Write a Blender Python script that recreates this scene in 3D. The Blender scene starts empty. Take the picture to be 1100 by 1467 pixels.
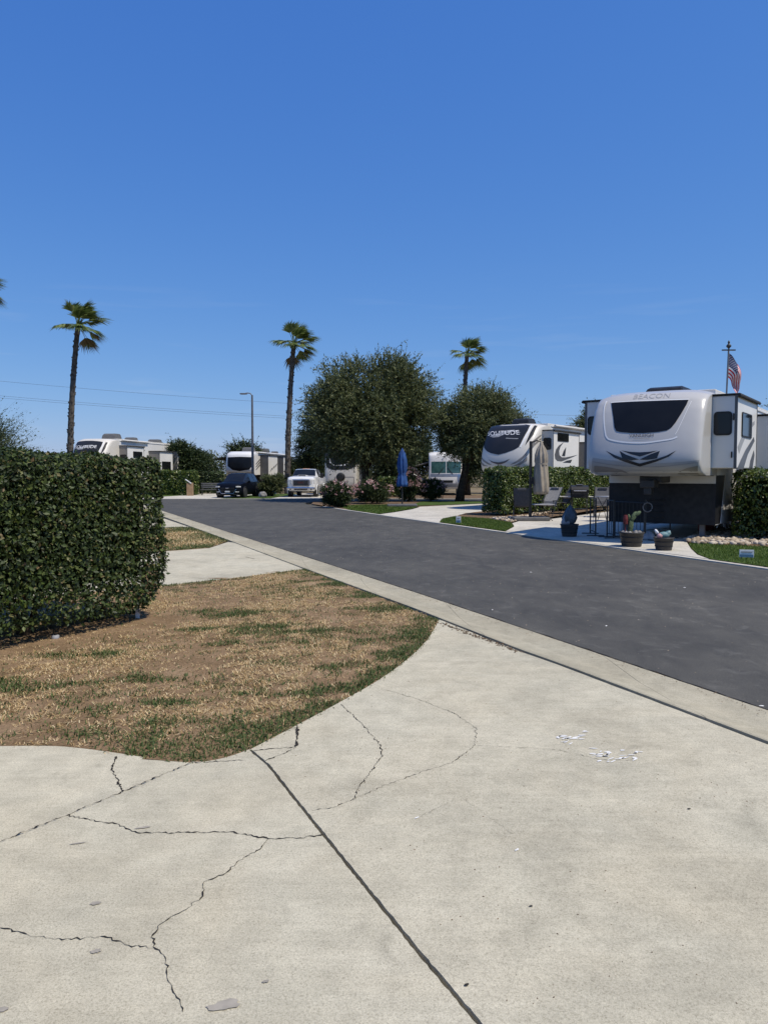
import bpy, bmesh, math, random
import numpy as np
from mathutils import Vector, Matrix, noise as mnoise
from mathutils.geometry import tessellate_polygon

scene = bpy.context.scene
col = scene.collection
rad = math.radians

# ---------------------------------------------------------------- camera
F_PX, CX, CY, HOR = 1090.0, 550.0, 733.5, 678.0      # photograph 1100 x 1467
CAM_H = 1.65
PITCH = math.atan((CY - HOR) / F_PX)
cam_d = bpy.data.cameras.new('camera')
cam = bpy.data.objects.new('camera', cam_d)
col.objects.link(cam)
cam.location = (0, 0, CAM_H)
cam.rotation_euler = (math.pi / 2 - PITCH, 0, 0)
cam_d.sensor_fit = 'VERTICAL'
cam_d.sensor_height = 36.0
cam_d.lens = 36.0 * F_PX / 1467.0
cam_d.clip_start = 0.05
cam_d.clip_end = 5000
scene.camera = cam

# ---------------------------------------------------------------- sky and sun
SUN_AZ = rad(118.0)          # clockwise from +Y
SUN_EL = rad(60.0)
world = bpy.data.worlds.new('World')
scene.world = world
world.use_nodes = True
wn = world.node_tree
wn.nodes.clear()
w_out = wn.nodes.new('ShaderNodeOutputWorld')
w_bg = wn.nodes.new('ShaderNodeBackground')
w_sky = wn.nodes.new('ShaderNodeTexSky')
w_sky.sky_type = 'NISHITA'
w_sky.sun_disc = False
w_sky.sun_elevation = SUN_EL
w_sky.sun_rotation = SUN_AZ
w_sky.altitude = 300
w_sky.air_density = 1.0
w_sky.dust_density = 0.35
w_sky.ozone_density = 3.0
w_bg.inputs['Strength'].default_value = 0.10
# colour response of the phone camera: deeper, bluer sky (one curve for the whole dome)
w_sep = wn.nodes.new('ShaderNodeSeparateColor')
w_com = wn.nodes.new('ShaderNodeCombineColor')
wn.links.new(w_sky.outputs[0], w_sep.inputs[0])
for i_, (a_, g_) in enumerate(((0.61, 1.0), (0.655, 0.70), (0.865, 0.36))):
    p_ = wn.nodes.new('ShaderNodeMath'); p_.operation = 'POWER'; p_.inputs[1].default_value = g_
    m_ = wn.nodes.new('ShaderNodeMath'); m_.operation = 'MULTIPLY'; m_.inputs[1].default_value = a_ * 0.1 ** (g_ - 1)
    wn.links.new(w_sep.outputs[i_], p_.inputs[0]); wn.links.new(p_.outputs[0], m_.inputs[0]); wn.links.new(m_.outputs[0], w_com.inputs[i_])
# thin cirrus low over the horizon all the way round
w_tc = wn.nodes.new('ShaderNodeTexCoord')
w_map = wn.nodes.new('ShaderNodeMapping'); w_map.inputs['Scale'].default_value = (2.2, 2.2, 26.0)
w_nz = wn.nodes.new('ShaderNodeTexNoise'); w_nz.inputs['Scale'].default_value = 2.6; w_nz.inputs['Detail'].default_value = 6; w_nz.inputs['Distortion'].default_value = 0.3
w_rp = wn.nodes.new('ShaderNodeValToRGB'); w_rp.color_ramp.elements[0].position = 0.58; w_rp.color_ramp.elements[1].position = 0.80
w_sx = wn.nodes.new('ShaderNodeSeparateXYZ')
w_el = wn.nodes.new('ShaderNodeMapRange'); w_el.inputs[1].default_value = 0.26; w_el.inputs[2].default_value = 0.04; w_el.inputs[3].default_value = 0.0; w_el.inputs[4].default_value = 0.22
w_mm = wn.nodes.new('ShaderNodeMath'); w_mm.operation = 'MULTIPLY'
w_mx = wn.nodes.new('ShaderNodeMix'); w_mx.data_type = 'RGBA'; w_mx.inputs[7].default_value = (6.2, 6.9, 7.8, 1)
wn.links.new(w_tc.outputs['Generated'], w_map.inputs[0]); wn.links.new(w_map.outputs[0], w_nz.inputs['Vector']); wn.links.new(w_nz.outputs['Fac'], w_rp.inputs[0])
wn.links.new(w_tc.outputs['Generated'], w_sx.inputs[0]); wn.links.new(w_sx.outputs['Z'], w_el.inputs[0])
wn.links.new(w_rp.outputs[0], w_mm.inputs[0]); wn.links.new(w_el.outputs[0], w_mm.inputs[1])
wn.links.new(w_mm.outputs[0], w_mx.inputs[0]); wn.links.new(w_com.outputs[0], w_mx.inputs[6]); wn.links.new(w_mx.outputs[2], w_bg.inputs[0])
wn.links.new(w_bg.outputs[0], w_out.inputs[0])

sun_d = bpy.data.lights.new('sun', 'SUN')
sun_d.energy = 4.4
sun_d.angle = rad(0.53)
sun_d.color = (1.0, 0.925, 0.79)
sun = bpy.data.objects.new('sun', sun_d)
col.objects.link(sun)
sdir = Vector((math.sin(SUN_AZ) * math.cos(SUN_EL), math.cos(SUN_AZ) * math.cos(SUN_EL), math.sin(SUN_EL)))
sun.rotation_euler = sdir.to_track_quat('Z', 'Y').to_euler()
sun.location = (20, -20, 40)

vs = scene.view_settings
vs.view_transform = 'Standard'
vs.look = 'None'
vs.exposure = 0.0
vs.gamma = 1.0
vs.use_curve_mapping = False

# ---------------------------------------------------------------- pixel <-> ground
CF = Vector((0, math.cos(PITCH), -math.sin(PITCH)))
CU = Vector((0, math.sin(PITCH), math.cos(PITCH)))
CAMP = Vector((0, 0, CAM_H))
def ray(px, py):
    return CF + Vector((1, 0, 0)) * ((px - CX) / F_PX) + CU * ((CY - py) / F_PX)
def G(px, py, z=0.0):
    d = ray(px, py)
    t = (z - CAM_H) / d.z
    return Vector((d.x * t, d.y * t, z))
def G2(px, py):
    g = G(px, py)
    return (g.x, g.y)
def P(px, py, Y):
    d = ray(px, py)
    return CAMP + d * (Y / d.y)

TH = rad(35.0)                      # heading of the angled sites
A = Vector((math.sin(TH), math.cos(TH), 0))
R = Vector((math.cos(TH), -math.sin(TH), 0))

# ---------------------------------------------------------------- object helpers
def link(o, parent=None):
    col.objects.link(o)
    if parent is not None:
        o.parent = parent
    return o
def tag(o, label=None, cat=None, group=None, kind=None):
    if label: o['label'] = label
    if cat: o['category'] = cat
    if group: o['group'] = group
    if kind: o['kind'] = kind
    return o
def empty(name, loc=(0, 0, 0), rz=0.0, label=None, cat=None, group=None):
    o = bpy.data.objects.new(name, None)
    o.empty_display_size = 0.2
    link(o)
    o.location = loc
    o.rotation_euler = (0, 0, rz)
    return tag(o, label, cat, group)
def copy_tree(o, parent=None):
    c = o.copy()
    link(c, parent)
    for ch in list(o.children):
        copy_tree(ch, c)
    return c

class MB:
    """collects shapes for one mesh object"""
    def __init__(self):
        self.v = []; self.f = []
    def add(self, vs_, fs_):
        b = len(self.v)
        self.v.extend([tuple(p) for p in vs_])
        self.f.extend([tuple(b + i for i in f) for f in fs_])
        return self
    def box(self, x0, x1, y0, y1, z0, z1, bev=0.0, m=None):
        c = [(x0, y0, z0), (x1, y0, z0), (x1, y1, z0), (x0, y1, z0), (x0, y0, z1), (x1, y0, z1), (x1, y1, z1), (x0, y1, z1)]
        fs_ = [(0, 3, 2, 1), (4, 5, 6, 7), (0, 1, 5, 4), (1, 2, 6, 5), (2, 3, 7, 6), (3, 0, 4, 7)]
        if bev > 0:
            bm = bmesh.new()
            q = [bm.verts.new(p) for p in c]
            for f in fs_: bm.faces.new([q[i] for i in f])
            bmesh.ops.bevel(bm, geom=bm.edges[:], offset=bev, segments=2, profile=0.5, affect='EDGES')
            bm.verts.index_update()
            c = [v.co.copy() for v in bm.verts]
            fs_ = [tuple(v.index for v in f.verts) for f in bm.faces]
            bm.free()
        if m is not None: c = [m @ Vector(p) for p in c]
        return self.add(c, fs_)
    def tube(self, pts, r, seg=6, cap=True, r2=None):
        pts = [Vector(p) for p in pts]
        n = len(pts)
        rings = []
        for i, p in enumerate(pts):
            if isinstance(r, (list, tuple)): rr = r[i]
            elif r2 is not None: rr = r + (r2 - r) * i / (n - 1)
            else: rr = r
            d = (pts[min(i + 1, n - 1)] - pts[max(i - 1, 0)]).normalized()
            a = Vector((0, 0, 1)) if abs(d.z) < 0.9 else Vector((1, 0, 0))
            u = d.cross(a).normalized(); w = d.cross(u).normalized()
            rings.append([p + (u * math.cos(t) + w * math.sin(t)) * rr for t in [2 * math.pi * k / seg for k in range(seg)]])
        vs_ = [q for rg in rings for q in rg]
        fs_ = []
        for i in range(n - 1):
            for k in range(seg):
                a0 = i * seg + k; a1 = i * seg + (k + 1) % seg
                fs_.append((a0, a0 + seg, a1 + seg, a1))
        if cap:
            fs_.append(tuple(range(seg)))
            fs_.append(tuple(reversed(range((n - 1) * seg, n * seg))))
        return self.add(vs_, fs_)
    def lathe(self, prof, seg=20, m=None, cap=True):
        """prof: (r, z) from bottom to top about local z"""
        vs_ = []
        for (r, z) in prof:
            for k in range(seg):
                t = 2 * math.pi * k / seg
                vs_.append(Vector((r * math.cos(t), r * math.sin(t), z)))
        if m is not None: vs_ = [m @ p for p in vs_]
        fs_ = []
        for i in range(len(prof) - 1):
            for k in range(seg):
                a0 = i * seg + k; a1 = i * seg + (k + 1) % seg
                fs_.append((a0, a1, a1 + seg, a0 + seg))
        if cap:
            fs_.append(tuple(reversed(range(seg))))
            fs_.append(tuple(range((len(prof) - 1) * seg, len(prof) * seg)))
        return self.add(vs_, fs_)
    def prism(self, pts2, z0, z1):
        """pts2 counter-clockwise or clockwise outline in xy"""
        pts2 = [(p[0], p[1]) for p in pts2]
        ar = sum(pts2[i][0] * pts2[(i + 1) % len(pts2)][1] - pts2[(i + 1) % len(pts2)][0] * pts2[i][1] for i in range(len(pts2)))
        if ar < 0: pts2 = pts2[::-1]
        n = len(pts2)
        tri = tessellate_polygon([[Vector((x, y, 0)) for x, y in pts2]])
        vs_ = [(x, y, z1) for x, y in pts2] + [(x, y, z0) for x, y in pts2]
        fs_ = []
        for t in tri:
            a, b, c = t
            cr = (pts2[b][0] - pts2[a][0]) * (pts2[c][1] - pts2[a][1]) - (pts2[b][1] - pts2[a][1]) * (pts2[c][0] - pts2[a][0])
            fs_.append((a, b, c) if cr > 0 else (a, c, b))
        for i in range(n):
            j = (i + 1) % n
            fs_.append((i, i + n, j + n, j))
        return self.add(vs_, fs_)
    def build(self, name, mat, parent=None, smooth=False, flip=False):
        me = bpy.data.meshes.new(name)
        me.from_pydata(self.v, [], self.f)
        if flip: me.flip_normals()
        if smooth:
            me.polygons.foreach_set('use_smooth', [True] * len(me.polygons))
        me.materials.append(M[mat] if isinstance(mat, str) else mat)
        me.update()
        return link(bpy.data.objects.new(name, me), parent)

def smooth_angle(o, ang=35):
    try:
        o.data.set_sharp_from_angle(angle=rad(ang))
    except Exception:
        pass
    return o

def np_mesh(name, verts, tris, mat, parent=None, smooth=False):
    me = bpy.data.meshes.new(name)
    verts = np.ascontiguousarray(verts, dtype=np.float32)
    tris = np.ascontiguousarray(tris, dtype=np.int32)
    n, m = len(verts), len(tris)
    me.vertices.add(n); me.vertices.foreach_set('co', verts.ravel())
    me.loops.add(m * 3); me.loops.foreach_set('vertex_index', tris.ravel())
    me.polygons.add(m)
    me.polygons.foreach_set('loop_start', np.arange(0, m * 3, 3, dtype=np.int32))
    me.polygons.foreach_set('loop_total', np.full(m, 3, dtype=np.int32))
    me.update(calc_edges=True)
    me.validate()
    me.materials.append(M[mat] if isinstance(mat, str) else mat)
    return link(bpy.data.objects.new(name, me), parent)

def unit(a):
    return a / np.maximum(np.linalg.norm(a, axis=1, keepdims=True), 1e-9)
def leaves(Pn, D, N, L, W, fold=0.18):
    """four-vertex folded leaves; D axis, N face normal, L length, W half width"""
    D = unit(D); S = unit(np.cross(D, N)); Nn = np.cross(S, D)
    L = np.asarray(L).reshape(-1, 1); W = np.asarray(W).reshape(-1, 1)
    b = Pn; t = Pn + D * L
    mid = Pn + D * L * 0.45 + Nn * (W * fold * 2)
    l = mid - S * W; r = mid + S * W
    n = len(Pn)
    v = np.stack([b, l, t, r], 1).reshape(-1, 3)
    i = np.arange(n)[:, None] * 4
    tr = np.stack([np.concatenate([i, i + 3, i + 2], 1), np.concatenate([i, i + 2, i + 1], 1)], 1).reshape(-1, 3)
    return v, tr
def in_poly(pts, poly):
    x, y = pts[:, 0], pts[:, 1]
    ins = np.zeros(len(pts), bool)
    n = len(poly)
    for i in range(n):
        x0, y0 = poly[i]; x1, y1 = poly[(i + 1) % n]
        if y0 == y1: continue
        c = ((y0 > y) != (y1 > y)) & (x < (x1 - x0) * (y - y0) / (y1 - y0) + x0)
        ins ^= c
    return ins
def scatter_poly(poly, n, rng):
    p = np.array(poly)
    lo, hi = p.min(0), p.max(0)
    out = []
    got = 0
    while got < n:
        q = rng.uniform(lo, hi, (n * 2, 2))
        q = q[in_poly(q, poly)]
        out.append(q); got += len(q)
    return np.concatenate(out)[:n]

# ---------------------------------------------------------------- materials
M = {}
def mat(name, c1, c2=None, scale=3.0, rough=0.6, metal=0.0, bump=0.0, bscale=40.0, spec=0.5, detail=4.0, coat=0.0, stops=(0.35, 0.65)):
    m = bpy.data.materials.new(name)
    m.use_nodes = True
    nt = m.node_tree
    b = nt.nodes['Principled BSDF']
    b.inputs['Roughness'].default_value = rough
    b.inputs['Metallic'].default_value = metal
    b.inputs['Specular IOR Level'].default_value = spec
    b.inputs['Coat Weight'].default_value = coat
    b.inputs['Coat Roughness'].default_value = 0.05
    tc = nt.nodes.new('ShaderNodeTexCoord')
    if c2 is None: c2 = tuple(min(1, c * 0.86) for c in c1)
    nz = nt.nodes.new('ShaderNodeTexNoise')
    nz.inputs['Scale'].default_value = scale
    nz.inputs['Detail'].default_value = detail
    rp = nt.nodes.new('ShaderNodeValToRGB')
    rp.color_ramp.elements[0].position = stops[0]
    rp.color_ramp.elements[1].position = stops[1]
    rp.color_ramp.elements[0].color = (*c2, 1)
    rp.color_ramp.elements[1].color = (*c1, 1)
    nt.links.new(tc.outputs['Object'], nz.inputs['Vector'])
    nt.links.new(nz.outputs['Fac'], rp.inputs[0])
    nt.links.new(rp.outputs[0], b.inputs['Base Color'])
    if bump > 0:
        n2 = nt.nodes.new('ShaderNodeTexNoise')
        n2.inputs['Scale'].default_value = bscale
        n2.inputs['Detail'].default_value = 3
        bp = nt.nodes.new('ShaderNodeBump')
        bp.inputs['Strength'].default_value = bump
        bp.inputs['Distance'].default_value = 0.02
        nt.links.new(tc.outputs['Object'], n2.inputs['Vector'])
        nt.links.new(n2.outputs['Fac'], bp.inputs['Height'])
        nt.links.new(bp.outputs[0], b.inputs['Normal'])
    M[name] = m
    return m
def leafmat(name, cols, rough=0.42, trans=0.25, spec=0.4):
    """colour differs leaf by leaf (each leaf is its own island)"""
    m = bpy.data.materials.new(name)
    m.use_nodes = True
    nt = m.node_tree
    b = nt.nodes['Principled BSDF']
    out = nt.nodes['Material Output']
    b.inputs['Roughness'].default_value = rough
    b.inputs['Specular IOR Level'].default_value = spec
    g = nt.nodes.new('ShaderNodeNewGeometry')
    rp = nt.nodes.new('ShaderNodeValToRGB')
    cr = rp.color_ramp
    while len(cr.elements) < len(cols): cr.elements.new(0.5)
    for i, (p, c) in enumerate(cols):
        cr.elements[i].position = p; cr.elements[i].color = (*c, 1)
    nt.links.new(g.outputs['Random Per Island'], rp.inputs[0])
    nt.links.new(rp.outputs[0], b.inputs['Base Color'])
    if trans > 0:
        tr = nt.nodes.new('ShaderNodeBsdfTranslucent')
        mx = nt.nodes.new('ShaderNodeMixShader')
        mx.inputs[0].default_value = trans
        nt.links.new(rp.outputs[0], tr.inputs[0])
        nt.links.new(b.outputs[0], mx.inputs[1])
        nt.links.new(tr.outputs[0], mx.inputs[2])
        nt.links.new(mx.outputs[0], out.inputs[0])
    M[name] = m
    return m

def nodes_of(name, rough=0.8, spec=0.3):
    m = bpy.data.materials.new(name); m.use_nodes = True
    nt = m.node_tree; b = nt.nodes['Principled BSDF']
    b.inputs['Roughness'].default_value = rough
    b.inputs['Specular IOR Level'].default_value = spec
    tc = nt.nodes.new('ShaderNodeTexCoord')
    M[name] = m
    return nt, b, tc
def nz(nt, vec, scale, detail=4, rough=0.55, dist=0.0, mapping=None):
    n = nt.nodes.new('ShaderNodeTexNoise')
    n.inputs['Scale'].default_value = scale
    n.inputs['Detail'].default_value = detail
    n.inputs['Roughness'].default_value = rough
    n.inputs['Distortion'].default_value = dist
    if mapping is not None:
        mp = nt.nodes.new('ShaderNodeMapping')
        mp.inputs['Rotation'].default_value = (0, 0, mapping[0])
        mp.inputs['Scale'].default_value = (mapping[1], mapping[2], 1)
        nt.links.new(vec, mp.inputs[0]); vec = mp.outputs[0]
    nt.links.new(vec, n.inputs['Vector'])
    return n.outputs['Fac']
def ramp(nt, fac, stops):
    r = nt.nodes.new('ShaderNodeValToRGB')
    while len(r.color_ramp.elements) < len(stops): r.color_ramp.elements.new(0.5)
    for i, (p, c) in enumerate(stops):
        r.color_ramp.elements[i].position = p
        r.color_ramp.elements[i].color = (*c, 1) if len(c) == 3 else c
    nt.links.new(fac, r.inputs[0])
    return r.outputs[0]
def mix(nt, a, b, fac=1.0, mode='MULTIPLY'):
    n = nt.nodes.new('ShaderNodeMix'); n.data_type = 'RGBA'; n.blend_type = mode
    if hasattr(fac, 'is_linked'): nt.links.new(fac, n.inputs[0])
    else: n.inputs[0].default_value = fac
    nt.links.new(a, n.inputs[6])
    if isinstance(b, tuple): n.inputs[7].default_value = (*b, 1)
    else: nt.links.new(b, n.inputs[7])
    return n.outputs[2]
def bump(nt, b, h, strength, dist=0.01):
    bp = nt.nodes.new('ShaderNodeBump')
    bp.inputs['Strength'].default_value = strength
    bp.inputs['Distance'].default_value = dist
    nt.links.new(h, bp.inputs['Height'])
    nt.links.new(bp.outputs[0], b.inputs['Normal'])

def concrete(name, base, warm):
    nt, b, tc = nodes_of(name, 0.9, 0.2)
    v = tc.outputs['Object']
    big = ramp(nt, nz(nt, v, 0.6, 6, 0.62, 0.3), [(0.30, tuple(c * 0.80 for c in base)), (0.5, base), (0.70, warm)])
    tint = ramp(nt, nz(nt, v, 1.1, 4, 0.6, 0.9), [(0.34, (0.965, 0.975, 0.985)), (0.52, (1, 1, 1)), (0.72, (1.01, 0.995, 0.975))])
    mid = ramp(nt, nz(nt, v, 5.0, 9, 0.74, 0.3), [(0.30, (0.80, 0.80, 0.79)), (0.62, (1.06, 1.06, 1.05))])
    fine = ramp(nt, nz(nt, v, 120.0, 4, 0.85), [(0.36, (0.66, 0.65, 0.63)), (0.46, (0.96, 0.96, 0.955)), (0.60, (1.12, 1.12, 1.12))])
    grain = ramp(nt, nz(nt, v, 320.0, 2, 0.8), [(0.3, (0.78, 0.78, 0.77)), (0.7, (1.14, 1.14, 1.14))])
    broom = ramp(nt, nz(nt, v, 30.0, 4, 0.7, 0.5, (rad(60), 0.08, 1.2)), [(0.3, (0.93, 0.93, 0.925)), (0.7, (1.04, 1.04, 1.04))])
    pits = nt.nodes.new('ShaderNodeTexVoronoi'); pits.inputs['Scale'].default_value = 26.0; pits.inputs['Randomness'].default_value = 1.0
    nt.links.new(v, pits.inputs['Vector'])
    speck = ramp(nt, pits.outputs['Distance'], [(0.035, (0.42, 0.40, 0.37)), (0.075, (1, 1, 1))])
    spmask = ramp(nt, nz(nt, v, 5.0, 3, 0.6), [(0.48, (0, 0, 0)), (0.62, (1, 1, 1))])
    blot = ramp(nt, nz(nt, v, 2.3, 5, 0.62, 1.2), [(0.25, (0.80, 0.80, 0.80)), (0.37, (1, 1, 1))])
    c = mix(nt, mix(nt, mix(nt, mix(nt, mix(nt, mix(nt, big, tint), mid), fine), grain), broom), blot)
    c = mix(nt, c, speck, spmask)
    nt.links.new(c, b.inputs['Base Color'])
    bump(nt, b, nz(nt, v, 150.0, 5, 0.8), 0.5, 0.005)
concrete('concrete', (0.525, 0.478, 0.365), (0.58, 0.53, 0.41))
concrete('gutter', (0.425, 0.383, 0.285), (0.475, 0.43, 0.325))
concrete('pad', (0.57, 0.53, 0.46), (0.63, 0.59, 0.52))

nt, b, tc = nodes_of('asphalt', 0.85, 0.25)
v = tc.outputs['Object']
big = ramp(nt, nz(nt, v, 0.35, 5, 0.6, 0.6), [(0.3, (0.060, 0.058, 0.053)), (0.7, (0.087, 0.083, 0.073))])
strk = ramp(nt, nz(nt, v, 1.6, 7, 0.7, 0.5, (rad(-24), 1.6, 0.7)), [(0.32, (0.76, 0.77, 0.79)), (0.7, (1.24, 1.23, 1.20))])
fine = ramp(nt, nz(nt, v, 90.0, 5, 0.85), [(0.28, (0.45, 0.45, 0.45)), (0.5, (1, 1, 1)), (0.72, (1.8, 1.78, 1.75))])
dust = ramp(nt, nz(nt, v, 3.0, 6, 0.7, 0.5), [(0.55, (0, 0, 0)), (0.80, (0.07, 0.067, 0.06))])
c = mix(nt, mix(nt, mix(nt, big, strk), fine), dust, 1.0, 'ADD')
nt.links.new(c, b.inputs['Base Color'])
bump(nt, b, nz(nt, v, 150.0, 3, 0.7), 0.5, 0.008)

nt, b, tc = nodes_of('soil', 0.95, 0.1)
v = tc.outputs['Object']
c = ramp(nt, nz(nt, v, 2.2, 6, 0.65), [(0.3, (0.19, 0.125, 0.066)), (0.55, (0.30, 0.20, 0.115)), (0.75, (0.40, 0.28, 0.17))])
c = mix(nt, c, ramp(nt, nz(nt, v, 60, 4, 0.7), [(0.3, (0.6, 0.6, 0.6)), (0.65, (1.15, 1.15, 1.15))]))
nt.links.new(c, b.inputs['Base Color'])
bump(nt, b, nz(nt, v, 45.0, 5, 0.7), 0.8, 0.03)

nt, b, tc = nodes_of('turf', 0.95, 0.1)
v = tc.outputs['Object']
c = ramp(nt, nz(nt, v, 1.5, 6, 0.65), [(0.35, (0.045, 0.075, 0.018)), (0.55, (0.07, 0.11, 0.028)), (0.75, (0.11, 0.135, 0.045))])
nt.links.new(c, b.inputs['Base Color'])
bump(nt, b, nz(nt, v, 60.0, 4, 0.7), 0.8, 0.03)

nt, b, tc = nodes_of('mulch', 0.95, 0.1)
v = tc.outputs['Object']
c = ramp(nt, nz(nt, v, 25.0, 5, 0.7), [(0.3, (0.06, 0.04, 0.025)), (0.55, (0.20, 0.135, 0.085)), (0.75, (0.34, 0.25, 0.17))])
nt.links.new(c, b.inputs['Base Color'])
bump(nt, b, nz(nt, v, 30.0, 4, 0.7), 1.0, 0.04)

nt, b, tc = nodes_of('terrain', 0.95, 0.1)
v = tc.outputs['Object']
c = ramp(nt, nz(nt, v, 0.25, 6, 0.65), [(0.3, (0.13, 0.11, 0.06)), (0.55, (0.20, 0.155, 0.095)), (0.75, (0.27, 0.21, 0.135))])
nt.links.new(c, b.inputs['Base Color'])

mat('crack', (0.045, 0.040, 0.034), (0.025, 0.022, 0.02), 30, 0.95, spec=0.1)
mat('joint', (0.022, 0.021, 0.020), (0.009, 0.009, 0.009), 14, 0.9, spec=0.15, bump=0.6, bscale=40)
mat('white_mark', (0.80, 0.79, 0.76), (0.62, 0.60, 0.56), 40, 0.85)
mat('stain', (0.36, 0.325, 0.27), (0.27, 0.245, 0.205), 22, 0.9, spec=0.2)
leafmat('straw', [(0.0, (0.30, 0.19, 0.075)), (0.3, (0.48, 0.33, 0.155)), (0.7, (0.68, 0.515, 0.285)), (0.9, (0.78, 0.64, 0.39)), (1.0, (0.22, 0.145, 0.07))], 0.7, 0.2, 0.2)
leafmat('dull_grass', [(0.0, (0.040, 0.075, 0.020)), (0.5, (0.075, 0.115, 0.030)), (0.85, (0.13, 0.155, 0.05)), (1.0, (0.22, 0.20, 0.09))], 0.6, 0.25, 0.25)
leafmat('lush_grass', [(0.0, (0.05, 0.10, 0.015)), (0.5, (0.085, 0.145, 0.022)), (1.0, (0.15, 0.19, 0.04))], 0.55, 0.3, 0.25)
leafmat('hedge_leaf', [(0.0, (0.016, 0.026, 0.009)), (0.4, (0.032, 0.052, 0.013)), (0.75, (0.060, 0.088, 0.020)), (0.92, (0.105, 0.135, 0.032)), (0.97, (0.17, 0.16, 0.06)), (1.0, (0.19, 0.12, 0.06))], 0.5, 0.22, 0.32)
leafmat('hedge_leaf_bright', [(0.0, (0.022, 0.045, 0.010)), (0.45, (0.065, 0.105, 0.018)), (0.85, (0.13, 0.175, 0.030)), (1.0, (0.22, 0.23, 0.055))], 0.36, 0.25, 0.45)
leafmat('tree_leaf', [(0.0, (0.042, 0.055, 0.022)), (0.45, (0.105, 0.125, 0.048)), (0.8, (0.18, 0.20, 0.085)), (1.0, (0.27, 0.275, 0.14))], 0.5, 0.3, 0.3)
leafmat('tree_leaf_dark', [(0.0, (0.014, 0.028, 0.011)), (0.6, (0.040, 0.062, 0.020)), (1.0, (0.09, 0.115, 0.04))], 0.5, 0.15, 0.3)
leafmat('feather_leaf', [(0.0, (0.035, 0.055, 0.028)), (0.6, (0.07, 0.095, 0.045)), (1.0, (0.12, 0.14, 0.07))], 0.5, 0.25, 0.3)
leafmat('frond', [(0.0, (0.075, 0.115, 0.030)), (0.6, (0.16, 0.205, 0.055)), (1.0, (0.28, 0.30, 0.11))], 0.42, 0.25, 0.4)
leafmat('dead_frond', [(0.0, (0.10, 0.075, 0.04)), (1.0, (0.22, 0.17, 0.09))], 0.7, 0.1, 0.2)
leafmat('blossom', [(0.0, (0.42, 0.20, 0.22)), (0.6, (0.60, 0.38, 0.36)), (1.0, (0.70, 0.55, 0.48))], 0.6, 0.3, 0.2)
leafmat('stones', [(0.0, (0.22, 0.17, 0.12)), (0.5, (0.42, 0.34, 0.25)), (1.0, (0.58, 0.50, 0.40))], 0.85, 0.0, 0.2)
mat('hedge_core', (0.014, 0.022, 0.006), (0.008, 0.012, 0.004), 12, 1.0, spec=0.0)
mat('bark', (0.085, 0.062, 0.043), (0.045, 0.033, 0.024), 9, 0.9, bump=0.8, bscale=14, spec=0.1)
mat('palm_bark', (0.135, 0.118, 0.10), (0.06, 0.052, 0.045), 5, 0.9, bump=0.8, bscale=9, spec=0.1)
mat('pearl', (0.52, 0.50, 0.465), (0.49, 0.47, 0.44), 2, 0.28, coat=0.3)
mat('gel_white', (0.81, 0.795, 0.765), (0.78, 0.765, 0.735), 1.5, 0.28, coat=0.3)
mat('panel_white', (0.78, 0.755, 0.71), (0.72, 0.695, 0.65), 0.8, 0.35)
mat('panel_cream', (0.66, 0.62, 0.55), (0.61, 0.57, 0.50), 0.8, 0.4)
mat('panel_grey', (0.36, 0.355, 0.345), (0.32, 0.315, 0.305), 1.0, 0.4)
mat('panel_taupe', (0.235, 0.215, 0.195), (0.205, 0.19, 0.17), 1.0, 0.35)
mat('decal_black', (0.014, 0.014, 0.016), (0.022, 0.022, 0.024), 3, 0.3)
mat('decal_charcoal', (0.075, 0.074, 0.075), (0.095, 0.093, 0.093), 3, 0.3)
mat('decal_silver', (0.30, 0.30, 0.30), (0.25, 0.25, 0.25), 4, 0.3)
mat('decal_red', (0.22, 0.045, 0.03), None, 4, 0.4)
mat('dark_cap', (0.020, 0.021, 0.024), (0.026, 0.026, 0.028), 2, 0.35, coat=0.0, spec=0.3)
mat('glass', (0.008, 0.009, 0.010), (0.014, 0.015, 0.016), 1.5, 0.08, spec=0.35)
mat('glass_soft', (0.008, 0.009, 0.011), (0.013, 0.014, 0.016), 1.5, 0.3, spec=0.2)
mat('glass_teal', (0.055, 0.125, 0.115), (0.03, 0.075, 0.07), 3, 0.1, spec=0.6)
mat('roof_membrane', (0.62, 0.60, 0.56), (0.50, 0.48, 0.44), 1.2, 0.8)
mat('plastic_black', (0.013, 0.013, 0.014), (0.022, 0.022, 0.023), 8, 0.5, spec=0.3)
mat('plastic_grey', (0.10, 0.098, 0.096), (0.13, 0.127, 0.123), 8, 0.6)
mat('rubber', (0.018, 0.018, 0.018), (0.028, 0.027, 0.026), 20, 0.8)
mat('alu', (0.55, 0.55, 0.56), (0.45, 0.45, 0.46), 6, 0.35, metal=0.8)
mat('chrome', (0.70, 0.70, 0.72), None, 6, 0.12, metal=1.0)
mat('black_metal', (0.018, 0.018, 0.019), (0.03, 0.029, 0.028), 12, 0.45)
mat('galv', (0.20, 0.20, 0.205), (0.15, 0.15, 0.155), 5, 0.5, metal=0.4)
mat('canvas_beige', (0.36, 0.315, 0.255), (0.30, 0.26, 0.205), 5, 0.9, bump=0.3, bscale=25)
mat('canvas_blue', (0.020, 0.085, 0.27), (0.012, 0.05, 0.17), 5, 0.85, bump=0.3, bscale=25)
mat('canvas_black', (0.02, 0.02, 0.021), (0.03, 0.03, 0.03), 5, 0.85)
mat('cover_slate', (0.085, 0.105, 0.125), (0.045, 0.058, 0.07), 9, 0.6, bump=0.5, bscale=18)
mat('cover_grey', (0.34, 0.34, 0.35), (0.22, 0.22, 0.23), 9, 0.6)
mat('sling', (0.11, 0.11, 0.115), (0.085, 0.085, 0.09), 20, 0.8)
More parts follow.
